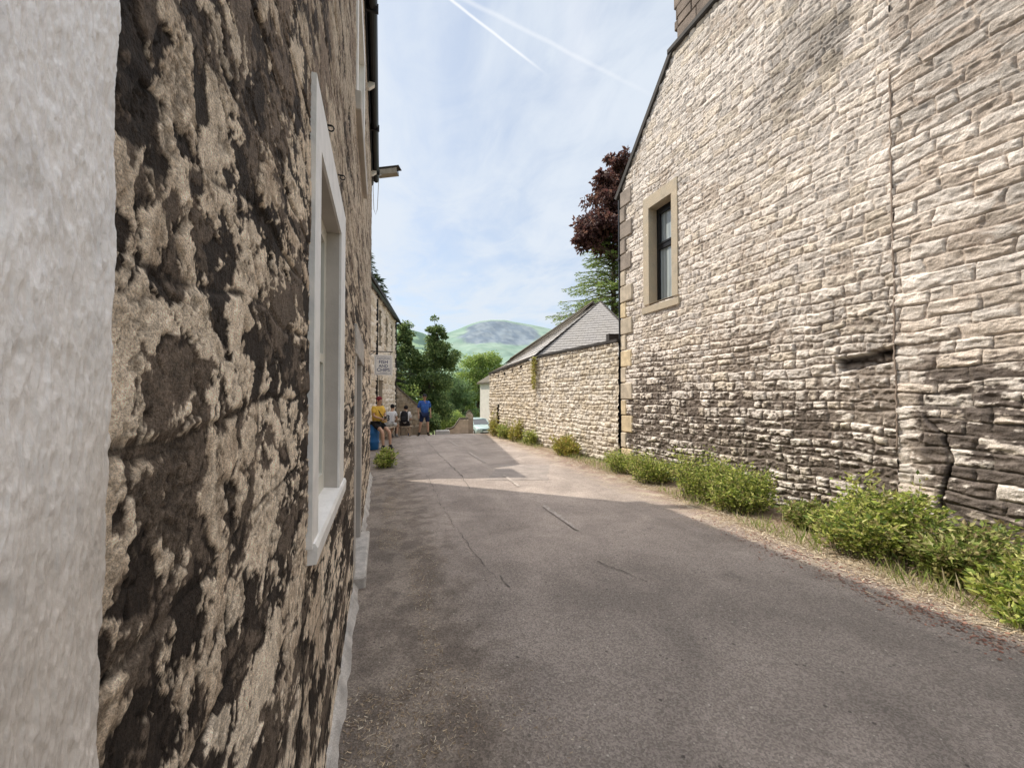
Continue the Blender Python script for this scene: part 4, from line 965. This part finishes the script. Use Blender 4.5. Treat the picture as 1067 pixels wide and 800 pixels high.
# copper beech
tree('copper_beech', 'purple-leaved copper beech leaning out past the tall gable', 'tree', (11.6, 15, 0), 7.0,
     [(.6, 0, 10.8, 2.0, 2.2, 2.0), (-1.0, 0, 11.7, .9, 1.2, 1.5), (-2.0, 0, 10.5, .85, 1.2, 1.2), (-2.9, 0, 9.3, .75, 1., .75), (-2.4, 0, 11.0, .6, .9, .6), (-1.6, 0, 9.0, 1.1, 1.2, 1.1), (-3.2, 0, 8.7, .35, .6, .5), (-1.5, 0, 12.4, .5, .7, .7)], 17000, .17,
     [(.11, .05, .045), (.16, .08, .065), (.07, .032, .032), (.22, .12, .09)], 361, nclump=120, clump=.50, tr=.35, droop=.3)
# conifers with horizontal drooping sprays
def conifer(label, loc, H, R, z0, n, cols, seed, size=.16, sweep=-.15):
    rs = np.random.RandomState(seed); root = thing('conifer', label, 'tree', loc)
    tb = MB(); tb.tube([(0, 0, -.3), (0, 0, H * .5), (0, 0, H)], [.22, .14, .02], 8); P = []; D = []
    nb_ = int(H * 26)
    for i in range(nb_):
        z = z0 + (H - z0) * (i + rs.rand()) / nb_; t = (z - z0) / (H - z0); L_ = R * (1 - t) ** .75 * rs.uniform(.65, 1.15) + .15
        a = rs.rand() * 2 * PI; d = Vector((math.cos(a), math.sin(a), 0)); p0 = Vector((0, 0, z)); up_ = rs.uniform(-.05, .3)
        p1 = p0 + d * L_ * .5 + Vector((0, 0, L_ * up_ * .5)); p2 = p0 + d * L_ + Vector((0, 0, L_ * (up_ + sweep)))
        tb.tube([p0, p1, p2], [.035, .02, .006], 4, False); k = int(n / nb_ * L_ / R * 1.6)
        for _ in range(k):
            s = rs.rand() ** .7; p = p0.lerp(p1, s * 2) if s < .5 else p1.lerp(p2, s * 2 - 1)
            side = Vector((-d.y, d.x, 0)) * rs.choice([-1, 1]); wv = (1 - s * .75) * L_ * .33 * rs.rand()
            q = p + side * wv - Vector((0, 0, wv * .25 + rs.rand() * .05)); P.append(q); D.append(d * .9 + side * .8 + Vector((rs.normal(0, .2), rs.normal(0, .2), -.15 + rs.normal(0, .25))))
    tb.build('trunk', M['bark'], root); leaf_mesh('crown', P, D, size, cols, M['leaf'], root, seed + 1, 4.5)
    return root
conifer('light green feathery conifer between the pale slate roof and the tall gable', (10.1, 15.5, 0), 10.4, 3.1, 3.6, 46000, [(.22, .32, .08), (.30, .40, .10), (.14, .22, .06), (.38, .44, .15)], 371, size=.12)
conifer('dark spiky conifer behind the far left shop roof', (-1.15, 23, gzf(0, 23)), 10.4, 2.9, .8, 22000, [(.05, .085, .04), (.07, .11, .05), (.035, .06, .03), (.11, .13, .06)], 381, size=.24)

# ================================================================== FAR WALLS
M['dry'] = M['far_stone']
lay2 = layout(6, 5, .14, .24, .2, .5, np.random.RandomState(55))
def mini_wall(name, label, A, B, z0, topf, sd, tint, step=.05, holes=()):
    A = np.array((*A, 0.)); B = np.array((*B, 0.)); d, l = unit(A, B); n = np.array([d[1], -d[0], 0])
    r = thing(name, label, 'wall')
    grid_wall('wall_face', A, d, n, np.append(np.arange(0, l, step), l), np.arange(z0, 3.2, step), simple_h(sd, lay2, amp=1., tint=tint, low0=.3), M['dry'], r, top=lambda S: topf(S / l))
    mb = MB(); K = 8; q = -n * .3
    for k_ in range(K):
        a = A + d * l * k_ / K; c = A + d * l * (k_ + 1) / K; ta = float(topf(np.array(k_ / K))); tb_ = float(topf(np.array((k_ + 1) / K)))
        o = n * .05
        mb.add([tuple(a + o + (0, 0, ta - .02)), tuple(c + o + (0, 0, tb_ - .02)), tuple(c + q + (0, 0, tb_ - .02)), tuple(a + q + (0, 0, ta - .02)), tuple(a + o + (0, 0, ta + .08)), tuple(c + o + (0, 0, tb_ + .08)), tuple(c + q + (0, 0, tb_ + .08)), tuple(a + q + (0, 0, ta + .08))],
               [(0, 3, 2, 1), (4, 5, 6, 7), (0, 1, 5, 4), (2, 3, 7, 6)] + ([(3, 0, 4, 7)] if k_ == 0 else []) + ([(1, 2, 6, 5)] if k_ == K - 1 else []))
        mb.add([tuple(a + q + (0, 0, z0)), tuple(c + q + (0, 0, z0)), tuple(c + q + (0, 0, tb_)), tuple(a + q + (0, 0, ta))], [(0, 1, 2, 3)])
    mb.build('coping', M['stone_slate'], r); return r
mini_wall('dry_stone_wall', 'shaded dark dry-stone wall sloping down behind the people by the shop corner', (-.1, 20.6), (2.3, 22.6), -.9, lambda t: 2.75 - 2.1 * t, 81, (.42, .38, .33))
mini_wall('dry_stone_wall', 'sunlit stepped stone wall at the bottom of the lane left of the car', (4.0, 27.1), (5.6, 27.0), -2., lambda t: np.where(t < .35, -.62 + .3 * t, np.where(t < .62, -.5 + (t - .35) * 2.4, .15)) + 0 * t, 86, (1.15, 1.08, 1.05))
mini_wall('gate_pillar', 'squat stone pillar just left of the parked car', (6.0, 30.0), (6.6, 29.9), -2., lambda t: .6 - 1.6 * np.abs(t - .5) ** 2, 87, (.8, .72, .7))
b = MB(); b.box((-.42, -.16, -.1), (.42, .16, .27), bev=.05); o = b.build('stone_block', M['slate']); o.location = (3.15, 22.6, gzf(0, 22.6)); tag(o, 'low dark grey stone block at the crest right of the man in blue', 'stone block')

# ================================================================== HILLS
def hill(name, azpx, tops, R0, R1, zb, colf, seed, back=500, nr=70):
    px = np.linspace(azpx[0], azpx[-1], 260); T = np.interp(px, azpx, tops)
    yaw = math.atan((533.5 - 402) / 400); az = yaw + np.arctan((px - 533.5) / 400)        # bearing of each spoke
    elev = (415 - T) / 400 * np.cos(np.arctan((px - 533.5) / 400))
    t = np.linspace(0, 1, nr)
    R = R0 + (R1 - R0) * t
    A, RR = np.meshgrid(az, R, indexing='ij'); TT = np.broadcast_to(t, A.shape); H = (elev * R1)[:, None]
    X = np.sin(A) * RR; Y = np.cos(A) * RR
    prof = TT ** 1.35
    nz = (fbm(X / 160, Y / 160, 5, seed) - .5) * 70 * np.sin(PI * TT) ** .7
    Z = zb + (H - zb) * prof + nz * (R1 / 1800)
    Xb = np.sin(az)[:, None] * (R1 + back); Yb = np.cos(az)[:, None] * (R1 + back)
    X = np.concatenate([X, Xb], 1); Y = np.concatenate([Y, Yb], 1); Z = np.concatenate([Z, np.full((len(az), 1), zb)], 1)
    P = np.broadcast_to(px[:, None], X.shape); T2 = np.concatenate([TT, np.ones((len(az), 1))], 1)
    col = colf(P, T2, X, Y, Z)
    n, k = X.shape; i = np.arange(n - 1)[:, None] * k + np.arange(k - 1)[None, :]; Q = np.stack([i, i + k, i + k + 1, i + 1], -1)[..., ::-1].reshape(-1, 4)
    struct(np_mesh(name, np.stack([X, Y, Z], -1).reshape(-1, 3), Q, M['hillm'], None, col.reshape(-1, 3), True))
M['hillm'] = pmat('hazy_hillside', None, var=.12, scale=.02, bump=0, attr=True, rough=1, spec=0)  # distance haze is mixed into the hill colours themselves
def c1(P, T, X, Y, Z):
    g = np.array([.25, .325, .27]); g2 = np.array([.20, .28, .235]); rock = np.array([.155, .19, .23]); rock2 = np.array([.215, .25, .28])
    c = g + (g2 - g) * sm(.4, .6, fbm(X / 60, Z / 25, 4, 401))[..., None]
    e = ((P - 520) / 42) ** 2 + ((T - .84) / .19) ** 2 + (fbm(X / 50, Z / 30, 4, 402) - .5) * 1.0
    m = sm(1.1, .75, e) * sm(.99, .955, T)
    rr = rock + (rock2 - rock) * sm(.35, .65, fbm(P / 5 + T * 9, T * 22, 5, 403, .6))[..., None]
    c = c + (rr - c) * m[..., None]
    return c
def c2(P, T, X, Y, Z):
    g = np.array([.26, .345, .22]); g2 = np.array([.20, .285, .19]); wood = np.array([.11, .165, .135])
    c = g + (g2 - g) * sm(.42, .58, fbm(X / 40, Y / 40, 4, 411))[..., None]
    m = sm(.55, .62, fbm(X / 45, Y / 60, 4, 412)) + sm(.2, .5, 1 - ((P - 490) / 14) ** 2 - ((T - .5) / .09) ** 2)
    hd_ = sm(.018, .006, np.abs(np.mod(X / 95 + fbm(Y / 200, X / 300, 2, 415) * 1.2, 1) - .5)) + sm(.03, .01, np.abs(np.mod(Y / 120 + fbm(X / 180, Y / 300, 2, 416), 1) - .5))
    m = m + .7 * np.clip(hd_, 0, 1) * sm(.95, .8, T)
    return c + (wood - c) * np.clip(m, 0, 1)[..., None]
hill('hill', [300, 380, 410, 440, 464, 478, 490, 500, 512, 526, 540, 555, 569, 600, 680, 760], [372, 356, 351, 351, 347, 342, 337, 334, 332.5, 332.8, 335.5, 338, 341, 348, 365, 380], 500, 1900, -12, c1, 400)
hill('hill', [300, 380, 400, 414, 440, 464, 480, 495, 510, 530, 560, 600], [352, 344, 339, 339, 346, 357, 366, 374, 386, 402, 412, 414], 260, 1150, -12, c2, 420)
# distant wood on the valley side: one mass
rs = np.random.RandomState(91); P = []; D = []
for _ in range(420):
    t = rs.rand(); x = -20 + 120 * t + rs.normal(0, 6); y = 150 + rs.rand() * 90; zc = -9 + 3 + rs.rand() * 3
    k = 60; v = rs.normal(size=(k, 3)); v /= np.linalg.norm(v, axis=1, keepdims=True)
    P.append(np.array([x, y, zc]) + v * np.array([3.2, 3.2, 3.2])); D.append(v + rs.normal(0, .5, (k, 3)))
tag(leaf_mesh('distant_wood', np.concatenate(P), np.concatenate(D), 1.6, [(.10, .17, .09), (.14, .21, .11), (.075, .13, .08)], M['leaf'], None, 92, 1.3), 'belt of distant woodland across the valley floor', 'wood', None, 'stuff')

# ================================================================== CAR
def car(loc, rz):
    r = thing('parked_car', 'small pale silver-green car parked facing the camera at the bottom of the lane', 'car', loc, rz)
    paint = pmat('pale_silver_green_paint', (.42, .52, .50), var=.04, scale=2, rough=.25, bump=0, spec=.7, metallic=.2)
    blk = M['black_paint']
    def ring(y, zb, zt, wb, wt, bow=.06):
        pts = []
        prof = [(-wt * .8, zt), (-wt * .97, zt - .04), (-wb, (zb + zt) / 2 + .03), (-wb * .99, zb + .12), (-wb * .9, zb), (wb * .9, zb), (wb * .99, zb + .12), (wb, (zb + zt) / 2 + .03), (wt * .97, zt - .04), (wt * .8, zt), (wt * .3, zt + .02), (-wt * .3, zt + .02)]
        return [(x, y - bow * (1 - (x / wb) ** 2) * (1 if y < 0 else -1) * (abs(y) > 1.6), z) for x, z in prof]
    b = MB(); b.loft([ring(-1.92, .32, .62, .66, .60), ring(-1.86, .24, .72, .76, .70), ring(-1.6, .20, .82, .82, .76), ring(-1.1, .2, .92, .84, .78), ring(-.75, .2, .96, .845, .80), ring(.6, .2, .97, .845, .80), ring(1.4, .2, .95, .83, .78), ring(1.75, .24, .90, .80, .74), ring(1.86, .34, .80, .72, .66)]); b.build('body', paint, r, True)
    b = MB()
    def cr_(y, z, w): return [(-w, y, z), (w, y, z)]
    b.add([(-.72, -.82, .95), (.72, -.82, .95), (.58, -.22, 1.40), (-.58, -.22, 1.40), (-.74, 1.72, .93), (.74, 1.72, .93), (.58, 1.35, 1.38), (-.58, 1.35, 1.38)], [(0, 1, 2, 3), (5, 4, 7, 6), (1, 5, 6, 2), (4, 0, 3, 7)]); b.build('windows', M['glass_dark'], r)
    b = MB(); b.loft([[(-.56, y, z), (-.3, y, z + .035), (.3, y, z + .035), (.56, y, z), (.6, y, z - .03), (-.6, y, z - .03)] for y, z in ((-.27, 1.40), (0, 1.44), (.8, 1.45), (1.4, 1.40))]); b.build('roof', paint, r, True)
    for s in (-1, 1):
        for p in (((s * .73, -.83, .94), (s * .585, -.22, 1.41)), ((s * .76, .35, .95), (s * .6, .4, 1.41)), ((s * .75, 1.73, .92), (s * .59, 1.35, 1.40))):
            b = MB(); b.tube(p, .035, 6); b.build('pillar', paint, r)
    for s in (-1, 1):
        b = MB(); b.ball((s * .55, -1.80, .66), (.15, .10, .09)); b.build('headlight', M['cream_paint'], r, True)
        b = MB(); b.ball((s * .86, -.62, .98), (.09, .05, .07)); b.build('mirror', paint, r, True)
        for y in (-1.2, 1.2):
            w = MB(); 
            def cyl(mb, x0, x1, rad, n=20): mb.loft([[(x, y + q * rad * math.cos(2 * PI * k / n), .3 + q * rad * math.sin(2 * PI * k / n)) for k in range(n)] for x, q in ((x0, .85), (x0 + (x1 - x0) * .15, 1), (x1 - (x1 - x0) * .15, 1), (x1, .85))])
            cyl(w, s * .66, s * .85, .30); wh = w.build('wheel', blk, r, True)
            w = MB(); cyl(w, s * .84, s * .862, .19); w.build('rim', M['steel'], wh)
    b = MB(); b.box((-.32, -1.985, .50), (.32, -1.93, .60), bev=.01); b.box((-.5, -1.97, .28), (.5, -1.90, .38), bev=.01); b.build('grille', blk, r)
    b = MB(); b.box((-.26, -2.0, .40), (.26, -1.985, .50)); b.build('number_plate', M['white_paint'], r)
    b = MB(); b.tube([(-.6, -.86, .97), (-.05, -.80, 1.0)], .012, 4); b.tube([(.0, -.87, .97), (.55, -.80, 1.0)], .012, 4); b.build('wiper', blk, r)
    return r
car((7.75, 33, gzf(0, 33)), .10)

# ================================================================== PEOPLE
def skin(name, pts, chains, m, parent, sub=1, roots=()):
    """pts: name->((x,y,z), r or (rx,ry)); chains: lists of names"""
    idx = {k: i for i, k in enumerate(pts)}; me = bpy.data.meshes.new(name)
    E_ = set()
    for c in chains:
        for a_, b_ in zip(c, c[1:]): E_.add((idx[a_], idx[b_]))
    me.from_pydata([pts[k][0] for k in pts], list(E_), []); me.update()
    o = bpy.data.objects.new(name, me); C.objects.link(o)
    mod = o.modifiers.new('s', 'SKIN'); mod.use_smooth_shade = True
    for k, i in idx.items():
        rr = pts[k][1]; me.skin_vertices[0].data[i].radius = rr if isinstance(rr, tuple) else (rr, rr)
        me.skin_vertices[0].data[i].use_root = (k in roots) or (k == list(pts)[0])
    ms = o.modifiers.new('u', 'SUBSURF'); ms.levels = sub; ms.render_levels = sub
    dg = bpy.context.evaluated_depsgraph_get(); m2 = bpy.data.meshes.new_from_object(o.evaluated_get(dg))
    bpy.data.objects.remove(o); m2.name = name
    m2.materials.clear(); return link_mesh(name, m2, m, parent)
def V3(*a): return Vector(a)
SKIN = pmat('skin', (.48, .29, .20), var=.06, scale=10, rough=.55, bump=0)
def cloth(name, c, c2=None): return pmat(name, c, var=.12, scale=6, rough=.9, bump=.4, bscale=20, bdist=.01, base2=c2)
def person(label, loc, rz, J, mats, hair='short', cap=None, extra=None, sleeves=.55, shorts=.75):
    """J joints: pelvis, chest, neck, head(center), and per side s in 'LR': shoulder, elbow, wrist, hip, knee, ankle, toe"""
    r = thing('person', label, 'person', loc, rz)
    P = {}; ch = []
    J = {k: Vector(v) for k, v in J.items()}
    hd = J['head']; up = (hd - J['neck']).normalized(); fw = J['face'].normalized()
    P['pelvis'] = (J['pelvis'], (.15, .11)); P['belly'] = (J['pelvis'].lerp(J['chest'], .45), (.14, .10)); P['chest'] = (J['chest'], (.16, .11))
    P['neckb'] = (J['neck'], .06); P['neck'] = (J['neck'].lerp(hd, .35), .052); P['jaw'] = (hd - up * .055 + fw * .02, (.062, .07)); P['head'] = (hd + up * .02, (.076, .092)); P['crown'] = (hd + up * .085, (.055, .07))
    ch.append(['pelvis', 'belly', 'chest', 'neckb', 'neck', 'jaw', 'head', 'crown'])
    roots = []
    for s in 'LR':
        sh_, el, wr = J['sh' + s], J['el' + s], J['wr' + s]; hp, kn, an, to = J['hp' + s], J['kn' + s], J['an' + s], J['to' + s]
        P['sh' + s] = (sh_, .058); P['ua' + s] = (sh_.lerp(el, .5), .047); P['el' + s] = (el, .038); P['fa' + s] = (el.lerp(wr, .4), .037); P['wr' + s] = (wr, .025)
        hdv = (wr - el).normalized(); palm = wr + hdv * .055; P['palm' + s] = (palm, (.036, .018)); P['palme' + s] = (palm + hdv * .03, (.036, .014))
        ch.append(['chest', 'sh' + s, 'ua' + s, 'el' + s, 'fa' + s, 'wr' + s, 'palm' + s, 'palme' + s])
        side = hdv.cross(V3(0, 1, 0)); side = side.normalized() if side.length > .2 else V3(1, 0, 0); curl = side.cross(hdv).normalized()
        for fi, (off, ln) in enumerate(((-.028, .07), (-.010, .082), (.010, .077), (.028, .060))):
            b0 = palm + hdv * .025 + side * off; k0 = f'f{s}{fi}'
            P[k0 + 'a'] = (b0, .0095); P[k0 + 'b'] = (b0 + hdv * ln * .55 + curl * .008, .009); P[k0 + 'c'] = (b0 + hdv * ln * .9 + curl * .028, .0075)
            ch.append([k0 + 'a', k0 + 'b', k0 + 'c']); roots.append(k0 + 'a')
        k0 = f't{s}'; b0 = palm - hdv * .02 + side * -.02
        P[k0 + 'a'] = (b0, .011); P[k0 + 'b'] = (b0 + side * -.03 + hdv * .03, .011); P[k0 + 'c'] = (b0 + side * -.04 + hdv * .06 + curl * .01, .009); ch.append([k0 + 'a', k0 + 'b', k0 + 'c']); roots.append(k0 + 'a')
        P['hp' + s] = (hp, .085); P['th' + s] = (hp.lerp(kn, .5), .075); P['kn' + s] = (kn, .055); P['ca' + s] = (kn.lerp(an, .35), .056); P['an' + s] = (an, .037); P['to' + s] = (to, (.04, .025))
        ch.append(['pelvis', 'hp' + s, 'th' + s, 'kn' + s, 'ca' + s, 'an' + s, 'to' + s])
    skin('body', P, ch, SKIN, r, 1, roots)
    # shirt
    S_ = {'pelvis': (J['pelvis'] - (J['chest'] - J['pelvis']) * .22, (.178, .14)), 'belly': (P['belly'][0], (.18, .15)), 'chest': (J['chest'], (.195, .155)), 'neckb': (J['neck'] - up * .02, .075)}
    c_ = [['pelvis', 'belly', 'chest', 'neckb']]
    for s in 'LR':
        sh_, el, wr = J['sh' + s], J['el' + s], J['wr' + s]
        S_['sh' + s] = (sh_, .078); S_['sl' + s] = (sh_.lerp(el, sleeves * .6), .072); S_['se' + s] = (sh_.lerp(el, sleeves), .070); q = ['chest', 'sh' + s, 'sl' + s, 'se' + s]
        if sleeves >= 1: S_['sw' + s] = (el.lerp(wr, .85), .045); q.append('sw' + s)
        c_.append(q)
    skin('shirt', S_, c_, mats['shirt'], r, 1)
    S_ = {'pelvis': (J['pelvis'] - V3(0, 0, .0), (.17, .135))}; c_ = []
    for s in 'LR':
        hp, kn = J['hp' + s], J['kn' + s]; S_['hp' + s] = (hp, .108); S_['m' + s] = (hp.lerp(kn, shorts * .6), .10); S_['e' + s] = (hp.lerp(kn, shorts), .095); c_.append(['pelvis', 'hp' + s, 'm' + s, 'e' + s])
    skin('shorts', S_, c_, mats['shorts'], r, 1)
    for s in 'LR':
        an, to, kn = J['an' + s], J['to' + s], J['kn' + s]
        skin('shoe', {'a': (an + (kn - an) * .20, .062), 'b': (an - V3(0, 0, .02), .068), 'c': (an.lerp(to, .5) - V3(0, 0, .012), (.058, .05)), 'd': (to, (.055, .04))}, [['a', 'b', 'c', 'd']], mats['shoe'], r, 1)
    # face
    side = fw.cross(up).normalized()
    fb = MB(); c = hd + fw * .092; fb.add([c + up * .03, c + side * .014 - up * .012, c - side * .014 - up * .012, c + fw * .024 - up * .008], [(0, 1, 3), (0, 3, 2), (1, 2, 3)]); fb.build('nose', SKIN, r)
    for q in (-1, 1):
        e = MB(); e.ball(tuple(hd + fw * .083 + side * .03 * q + up * .025), .009, 8, 5); e.build('eye', M['dark_wood'], r)
    e = MB(); e.ball(tuple(hd + fw * .086 - up * .045), (.022, .008, .006), 8, 5); e.build('mouth', pmat('lip', (.35, .14, .12), var=.1, bump=0), r)
    for q in (-1, 1):
        e = MB(); e.ball(tuple(hd + side * .078 * q + up * .005), (.014, .02, .03), 8, 5); e.build('ear', SKIN, r, True)
    hm = mats['hair']
    hb = MB()
    for i in range(6):
        pass
    hb = MB(); hb.ball(tuple(hd + up * .042 - fw * .028), (.090, .094, .098), 16, 12); hb.build('hair', hm, r, True)
    if cap:
        kb = MB(); kb.ball(tuple(hd + up * .075 - fw * .012), (.093, .102, .075), 16, 10); kb.build('cap', cap, r, True)
        cb_ = MB(); cc_ = hd + fw * .11 + up * .06
        cb_.add([cc_ + side * .07 - fw * .02, cc_ + side * .05 + fw * .06 - up * .012, cc_ - side * .05 + fw * .06 - up * .012, cc_ - side * .07 - fw * .02], [(0, 1, 2, 3)]); cb_.build('cap_brim', cap, r)
    if extra: extra(r, J, hd, up, fw, side)
    return r
def stand():
    return dict(pelvis=(0, 0, .95), chest=(0, .0, 1.28), neck=(0, .01, 1.48), head=(0, -.01, 1.64), face=(0.1, -1, -.1),
        shL=(.18, 0, 1.42), elL=(.24, .06, 1.14), wrL=(.25, -.03, .90), shR=(-.19, 0, 1.42), elR=(-.27, .03, 1.14), wrR=(-.26, -.07, .89),
        hpL=(.10, 0, .90), knL=(.13, -.05, .50), anL=(.15, -.02, .09), toL=(.20, -.17, .03), hpR=(-.10, 0, .90), knR=(-.16, -.0, .50), anR=(-.22, .05, .09), toR=(-.32, -.07, .03))
def strapbag(r, J, hd, up, fw, side):
    b = MB(); b.tube([(.17, -.10, 1.42 - .0), (.0, -.15, 1.22), (-.17, -.12, 1.0)], .014, 5); b.build('bag_strap', M['black_paint'], r)
man = person('standing man in a blue top, navy shorts, dark cap and dark walking boots', (1.62, 17.2, gzf(0, 17.2)), .05, stand(),
    dict(shirt=cloth('blue_shirt', (.035, .10, .36), (.05, .14, .42)), shorts=cloth('navy_shorts', (.015, .025, .07)), shoe=cloth('dark_boots', (.03, .025, .02)), hair=cloth('dark_hair', (.03, .02, .015))), cap=cloth('dark_cap', (.03, .03, .035)), sleeves=.9, shorts=.85)
for s_ in (1,): man.scale = (1.03, 1.03, 1.03)
# woman perched on the blue barrel, facing the lane and slightly toward us
def sit(seat, lean=.05, kneez=None, armfw=.28):
    kz = kneez if kneez else seat + .05
    return dict(pelvis=(0, 0, seat + .10), chest=(0, -lean, seat + .42), neck=(0, -lean * 1.4, seat + .60), head=(0, -lean * 1.8 - .02, seat + .76), face=(0, -1, -.45),
        shL=(.18, -lean, seat + .55), elL=(.22, -lean - .06, seat + .29), wrL=(.09, -armfw, seat + .20), shR=(-.18, -lean, seat + .55), elR=(-.22, -lean - .06, seat + .29), wrR=(-.09, -armfw, seat + .22),
        hpL=(.09, -.03, seat + .09), knL=(.13, -.42, kz), anL=(.13, -.40, kz - .44), toL=(.14, -.57, kz - .50), hpR=(-.09, -.03, seat + .09), knR=(-.13, -.42, kz), anR=(-.11, -.36, kz - .44), toR=(-.12, -.52, kz - .50))
def wbag(r, J, hd, up, fw, side):
    b = MB(); s0 = J['shR'] + V3(.06, -.05, .04); b.tube([s0, V3(0, -.19, .98 + .1), V3(.16, -.16, .93)], .014, 5); b.build('bag_strap', cloth('dark_strap', (.05, .03, .02)), r)
    b = MB(); b.box((.02, -.24, .84), (.2, -.14, .97), bev=.02); b.build('waist_bag', cloth('tan_bag', (.45, .30, .08)), r)
    b = MB(); b.box((-.05, -.38, .96), (.05, -.36, 1.05), bev=.004); b.build('phone', M['black_paint'], r)
Jw = sit(.76); Jw.update(knL=(.13, -.44, .78), anL=(.13, -.38, .30), toL=(.14, -.55, .24), knR=(-.13, -.44, .76), anR=(-.13, -.34, .1), toR=(-.14, -.5, .04), anL_=(0, 0, 0)); Jw.pop('anL_')
Jw.update(anL=(.12, -.46, .34 - .24), toL=(.12, -.62, .04), knL=(.13, -.42, .56), knR=(-.13, -.40, .56), anR=(-.13, -.42, .1), toR=(-.14, -.58, .04), hpL=(.09, -.04, .80), hpR=(-.09, -.04, .80))
person('woman in a yellow top with a dark red head covering, perched on the blue barrel', (-.26, 12.75, 0), .75, Jw,
    dict(shirt=cloth('yellow_top', (.72, .46, .08)), shorts=cloth('black_shorts', (.02, .02, .022)), shoe=cloth('black_boots', (.02, .02, .02)), hair=cloth('dark_red_scarf', (.17, .02, .03))), sleeves=.7, shorts=.6, extra=wbag)
br = thing('barrel', 'blue plastic barrel the woman in yellow is sitting on', 'barrel', (-.36, 12.82, 0)); br.scale = (.8, .8, 1)
b = MB(); n = 20; b.loft([[(q * math.cos(2 * PI * k / n), q * math.sin(2 * PI * k / n), z) for k in range(n)] for q, z in ((.17, 0), (.2, .02), (.21, .2), (.225, .22), (.225, .26), (.21, .28), (.21, .48), (.225, .50), (.225, .54), (.21, .56), (.2, .73), (.18, .75))]); b.build('drum', M['bin_blue'], br, True)
b = MB(); b.loft([[(q * math.cos(2 * PI * k / n), q * math.sin(2 * PI * k / n), z) for k in range(n)] for q, z in ((.19, .745), (.21, .75), (.21, .775), (.19, .78))]); b.build('lid', M['bin_blue'], br)
# white t-shirt sitter on the bench
def number(r, J, hd, up, fw, side):
    cu = bpy.data.curves.new('t', 'FONT'); cu.body = '3'; cu.size = .32; cu.align_x = 'CENTER'; cu.align_y = 'CENTER'; cu.extrude = .006; cu.offset = .006
    o = bpy.data.objects.new('t', cu); C.objects.link(o); dg = bpy.context.evaluated_depsgraph_get(); me = bpy.data.meshes.new_from_object(o.evaluated_get(dg)); bpy.data.objects.remove(o)
    t = link_mesh('shirt_number', me, cloth('dark_print', (.04, .04, .06)), r); t.location = (0, .135, .80); t.rotation_euler = (PI / 2, 0, PI)
Js = sit(.46, .12); Js.update(face=(0, -1, -.6))
person('seated person in a white shirt with a dark number on the back, dark hair', (.16, 16.4, 0), PI - .5, Js,
    dict(shirt=cloth('white_shirt', (.68, .68, .70)), shorts=cloth('white_shorts', (.5, .5, .5)), shoe=cloth('pale_shoes', (.3, .3, .3)), hair=cloth('black_hair', (.015, .015, .017))), extra=number)
# backpacker, back to us, bent forward, seated
def pack(r, J, hd, up, fw, side):
    b = MB(); b.loft([[(x * w, .13 + yy, z) for x, yy in ((-1, 0), (-.8, .12), (0, .17), (.8, .12), (1, 0), (0, -.02))] for w, z in ((.10, .48 + .12), (.155, .62), (.165, .85), (.14, 1.0), (.07, 1.07))]); o = b.build('backpack', cloth('black_backpack', (.018, .018, .022)), r, True)
    b = MB(); b.box((-.09, .27, .68), (.09, .325, .84), bev=.02); b.build('pocket', cloth('pack_pocket', (.03, .03, .035)), o)
    b = MB(); b.box((-.03, .245, .95), (.05, .275, .985), bev=.004); b.build('badge', M['white_paint'], o)
    for q in (-1, 1):
        b = MB(); b.tube([(q * .11, .10, .98), (q * .12, -.06, 1.05), (q * .13, -.19, .9), (q * .13, -.06, .66), (q * .12, .1, .62)], .018, 5); b.build('shoulder_strap', cloth('pack_strap', (.02, .02, .02)), r)
Jb = sit(.42, .10); Jb.update(face=(0, -1, -.8), head=(0, -.22, 1.15), neck=(0, -.16, 1.02), anL=(.16, -.2, .09), toL=(.30, -.3, .03))
Jb.update(knL=(.24, -.36, .47), anL=(.28, -.14, .09), toL=(.42, -.2, .03))
person('backpacker with a black rucksack over a white shirt, bent forward with back turned', (.78, 17.0, 0), PI - .25, Jb,
    dict(shirt=cloth('white_top', (.62, .61, .62)), shorts=cloth('dark_shorts', (.03, .025, .025)), shoe=cloth('blue_shoes', (.03, .07, .28)), hair=cloth('near_black_hair', (.015, .012, .012))), extra=pack, sleeves=.9)
# benches
def bench(loc, rz, L_, h, label):
    r = thing('bench', label, 'bench', loc, rz)
    b = MB()
    for q in (-.16, 0, .16): b.box((-L_ / 2, q - .07, h - .04), (L_ / 2, q + .07, h), bev=.008)
    b.build('seat', M['plaster_pale'], r)
    for sx in (-1, 1):
        for sy in (-1, 1):
            b = MB(); b.box((sx * (L_ / 2 - .08) - .03, sy * .17 - .03, 0), (sx * (L_ / 2 - .08) + .03, sy * .17 + .03, h - .04)); b.build('leg', M['plaster_pale'], r)
    return r
bench((.12, 16.35, 0), PI / 2 - .3, 1.5, .46, 'wooden bench under the person in the white numbered shirt')
bench((.80, 17.05, 0), -.25 + PI, .6, .42, 'small wooden stool-bench under the backpacker')
tb_ = thing('trestle_table', 'low pale trestle table between the bench and the man in blue', 'table', (.62, 16.2 + 1.9, 0), .2)
b = MB(); b.box((-.5, -.3, .62), (.45, .3, .66), bev=.01); b.build('tabletop', M['plaster_pale'], tb_)
for sx in (-1, 1):
    b = MB(); b.tube([(sx * .35, -.25, 0), (sx * .2, .25, .62)], .025, 5); b.tube([(sx * .35, .25, 0), (sx * .2, -.25, .62)], .025, 5); b.build('leg', M['plaster_pale'], tb_)

sc.cycles.max_bounces = 6; sc.cycles.diffuse_bounces = 4; sc.cycles.transparent_max_bounces = 4
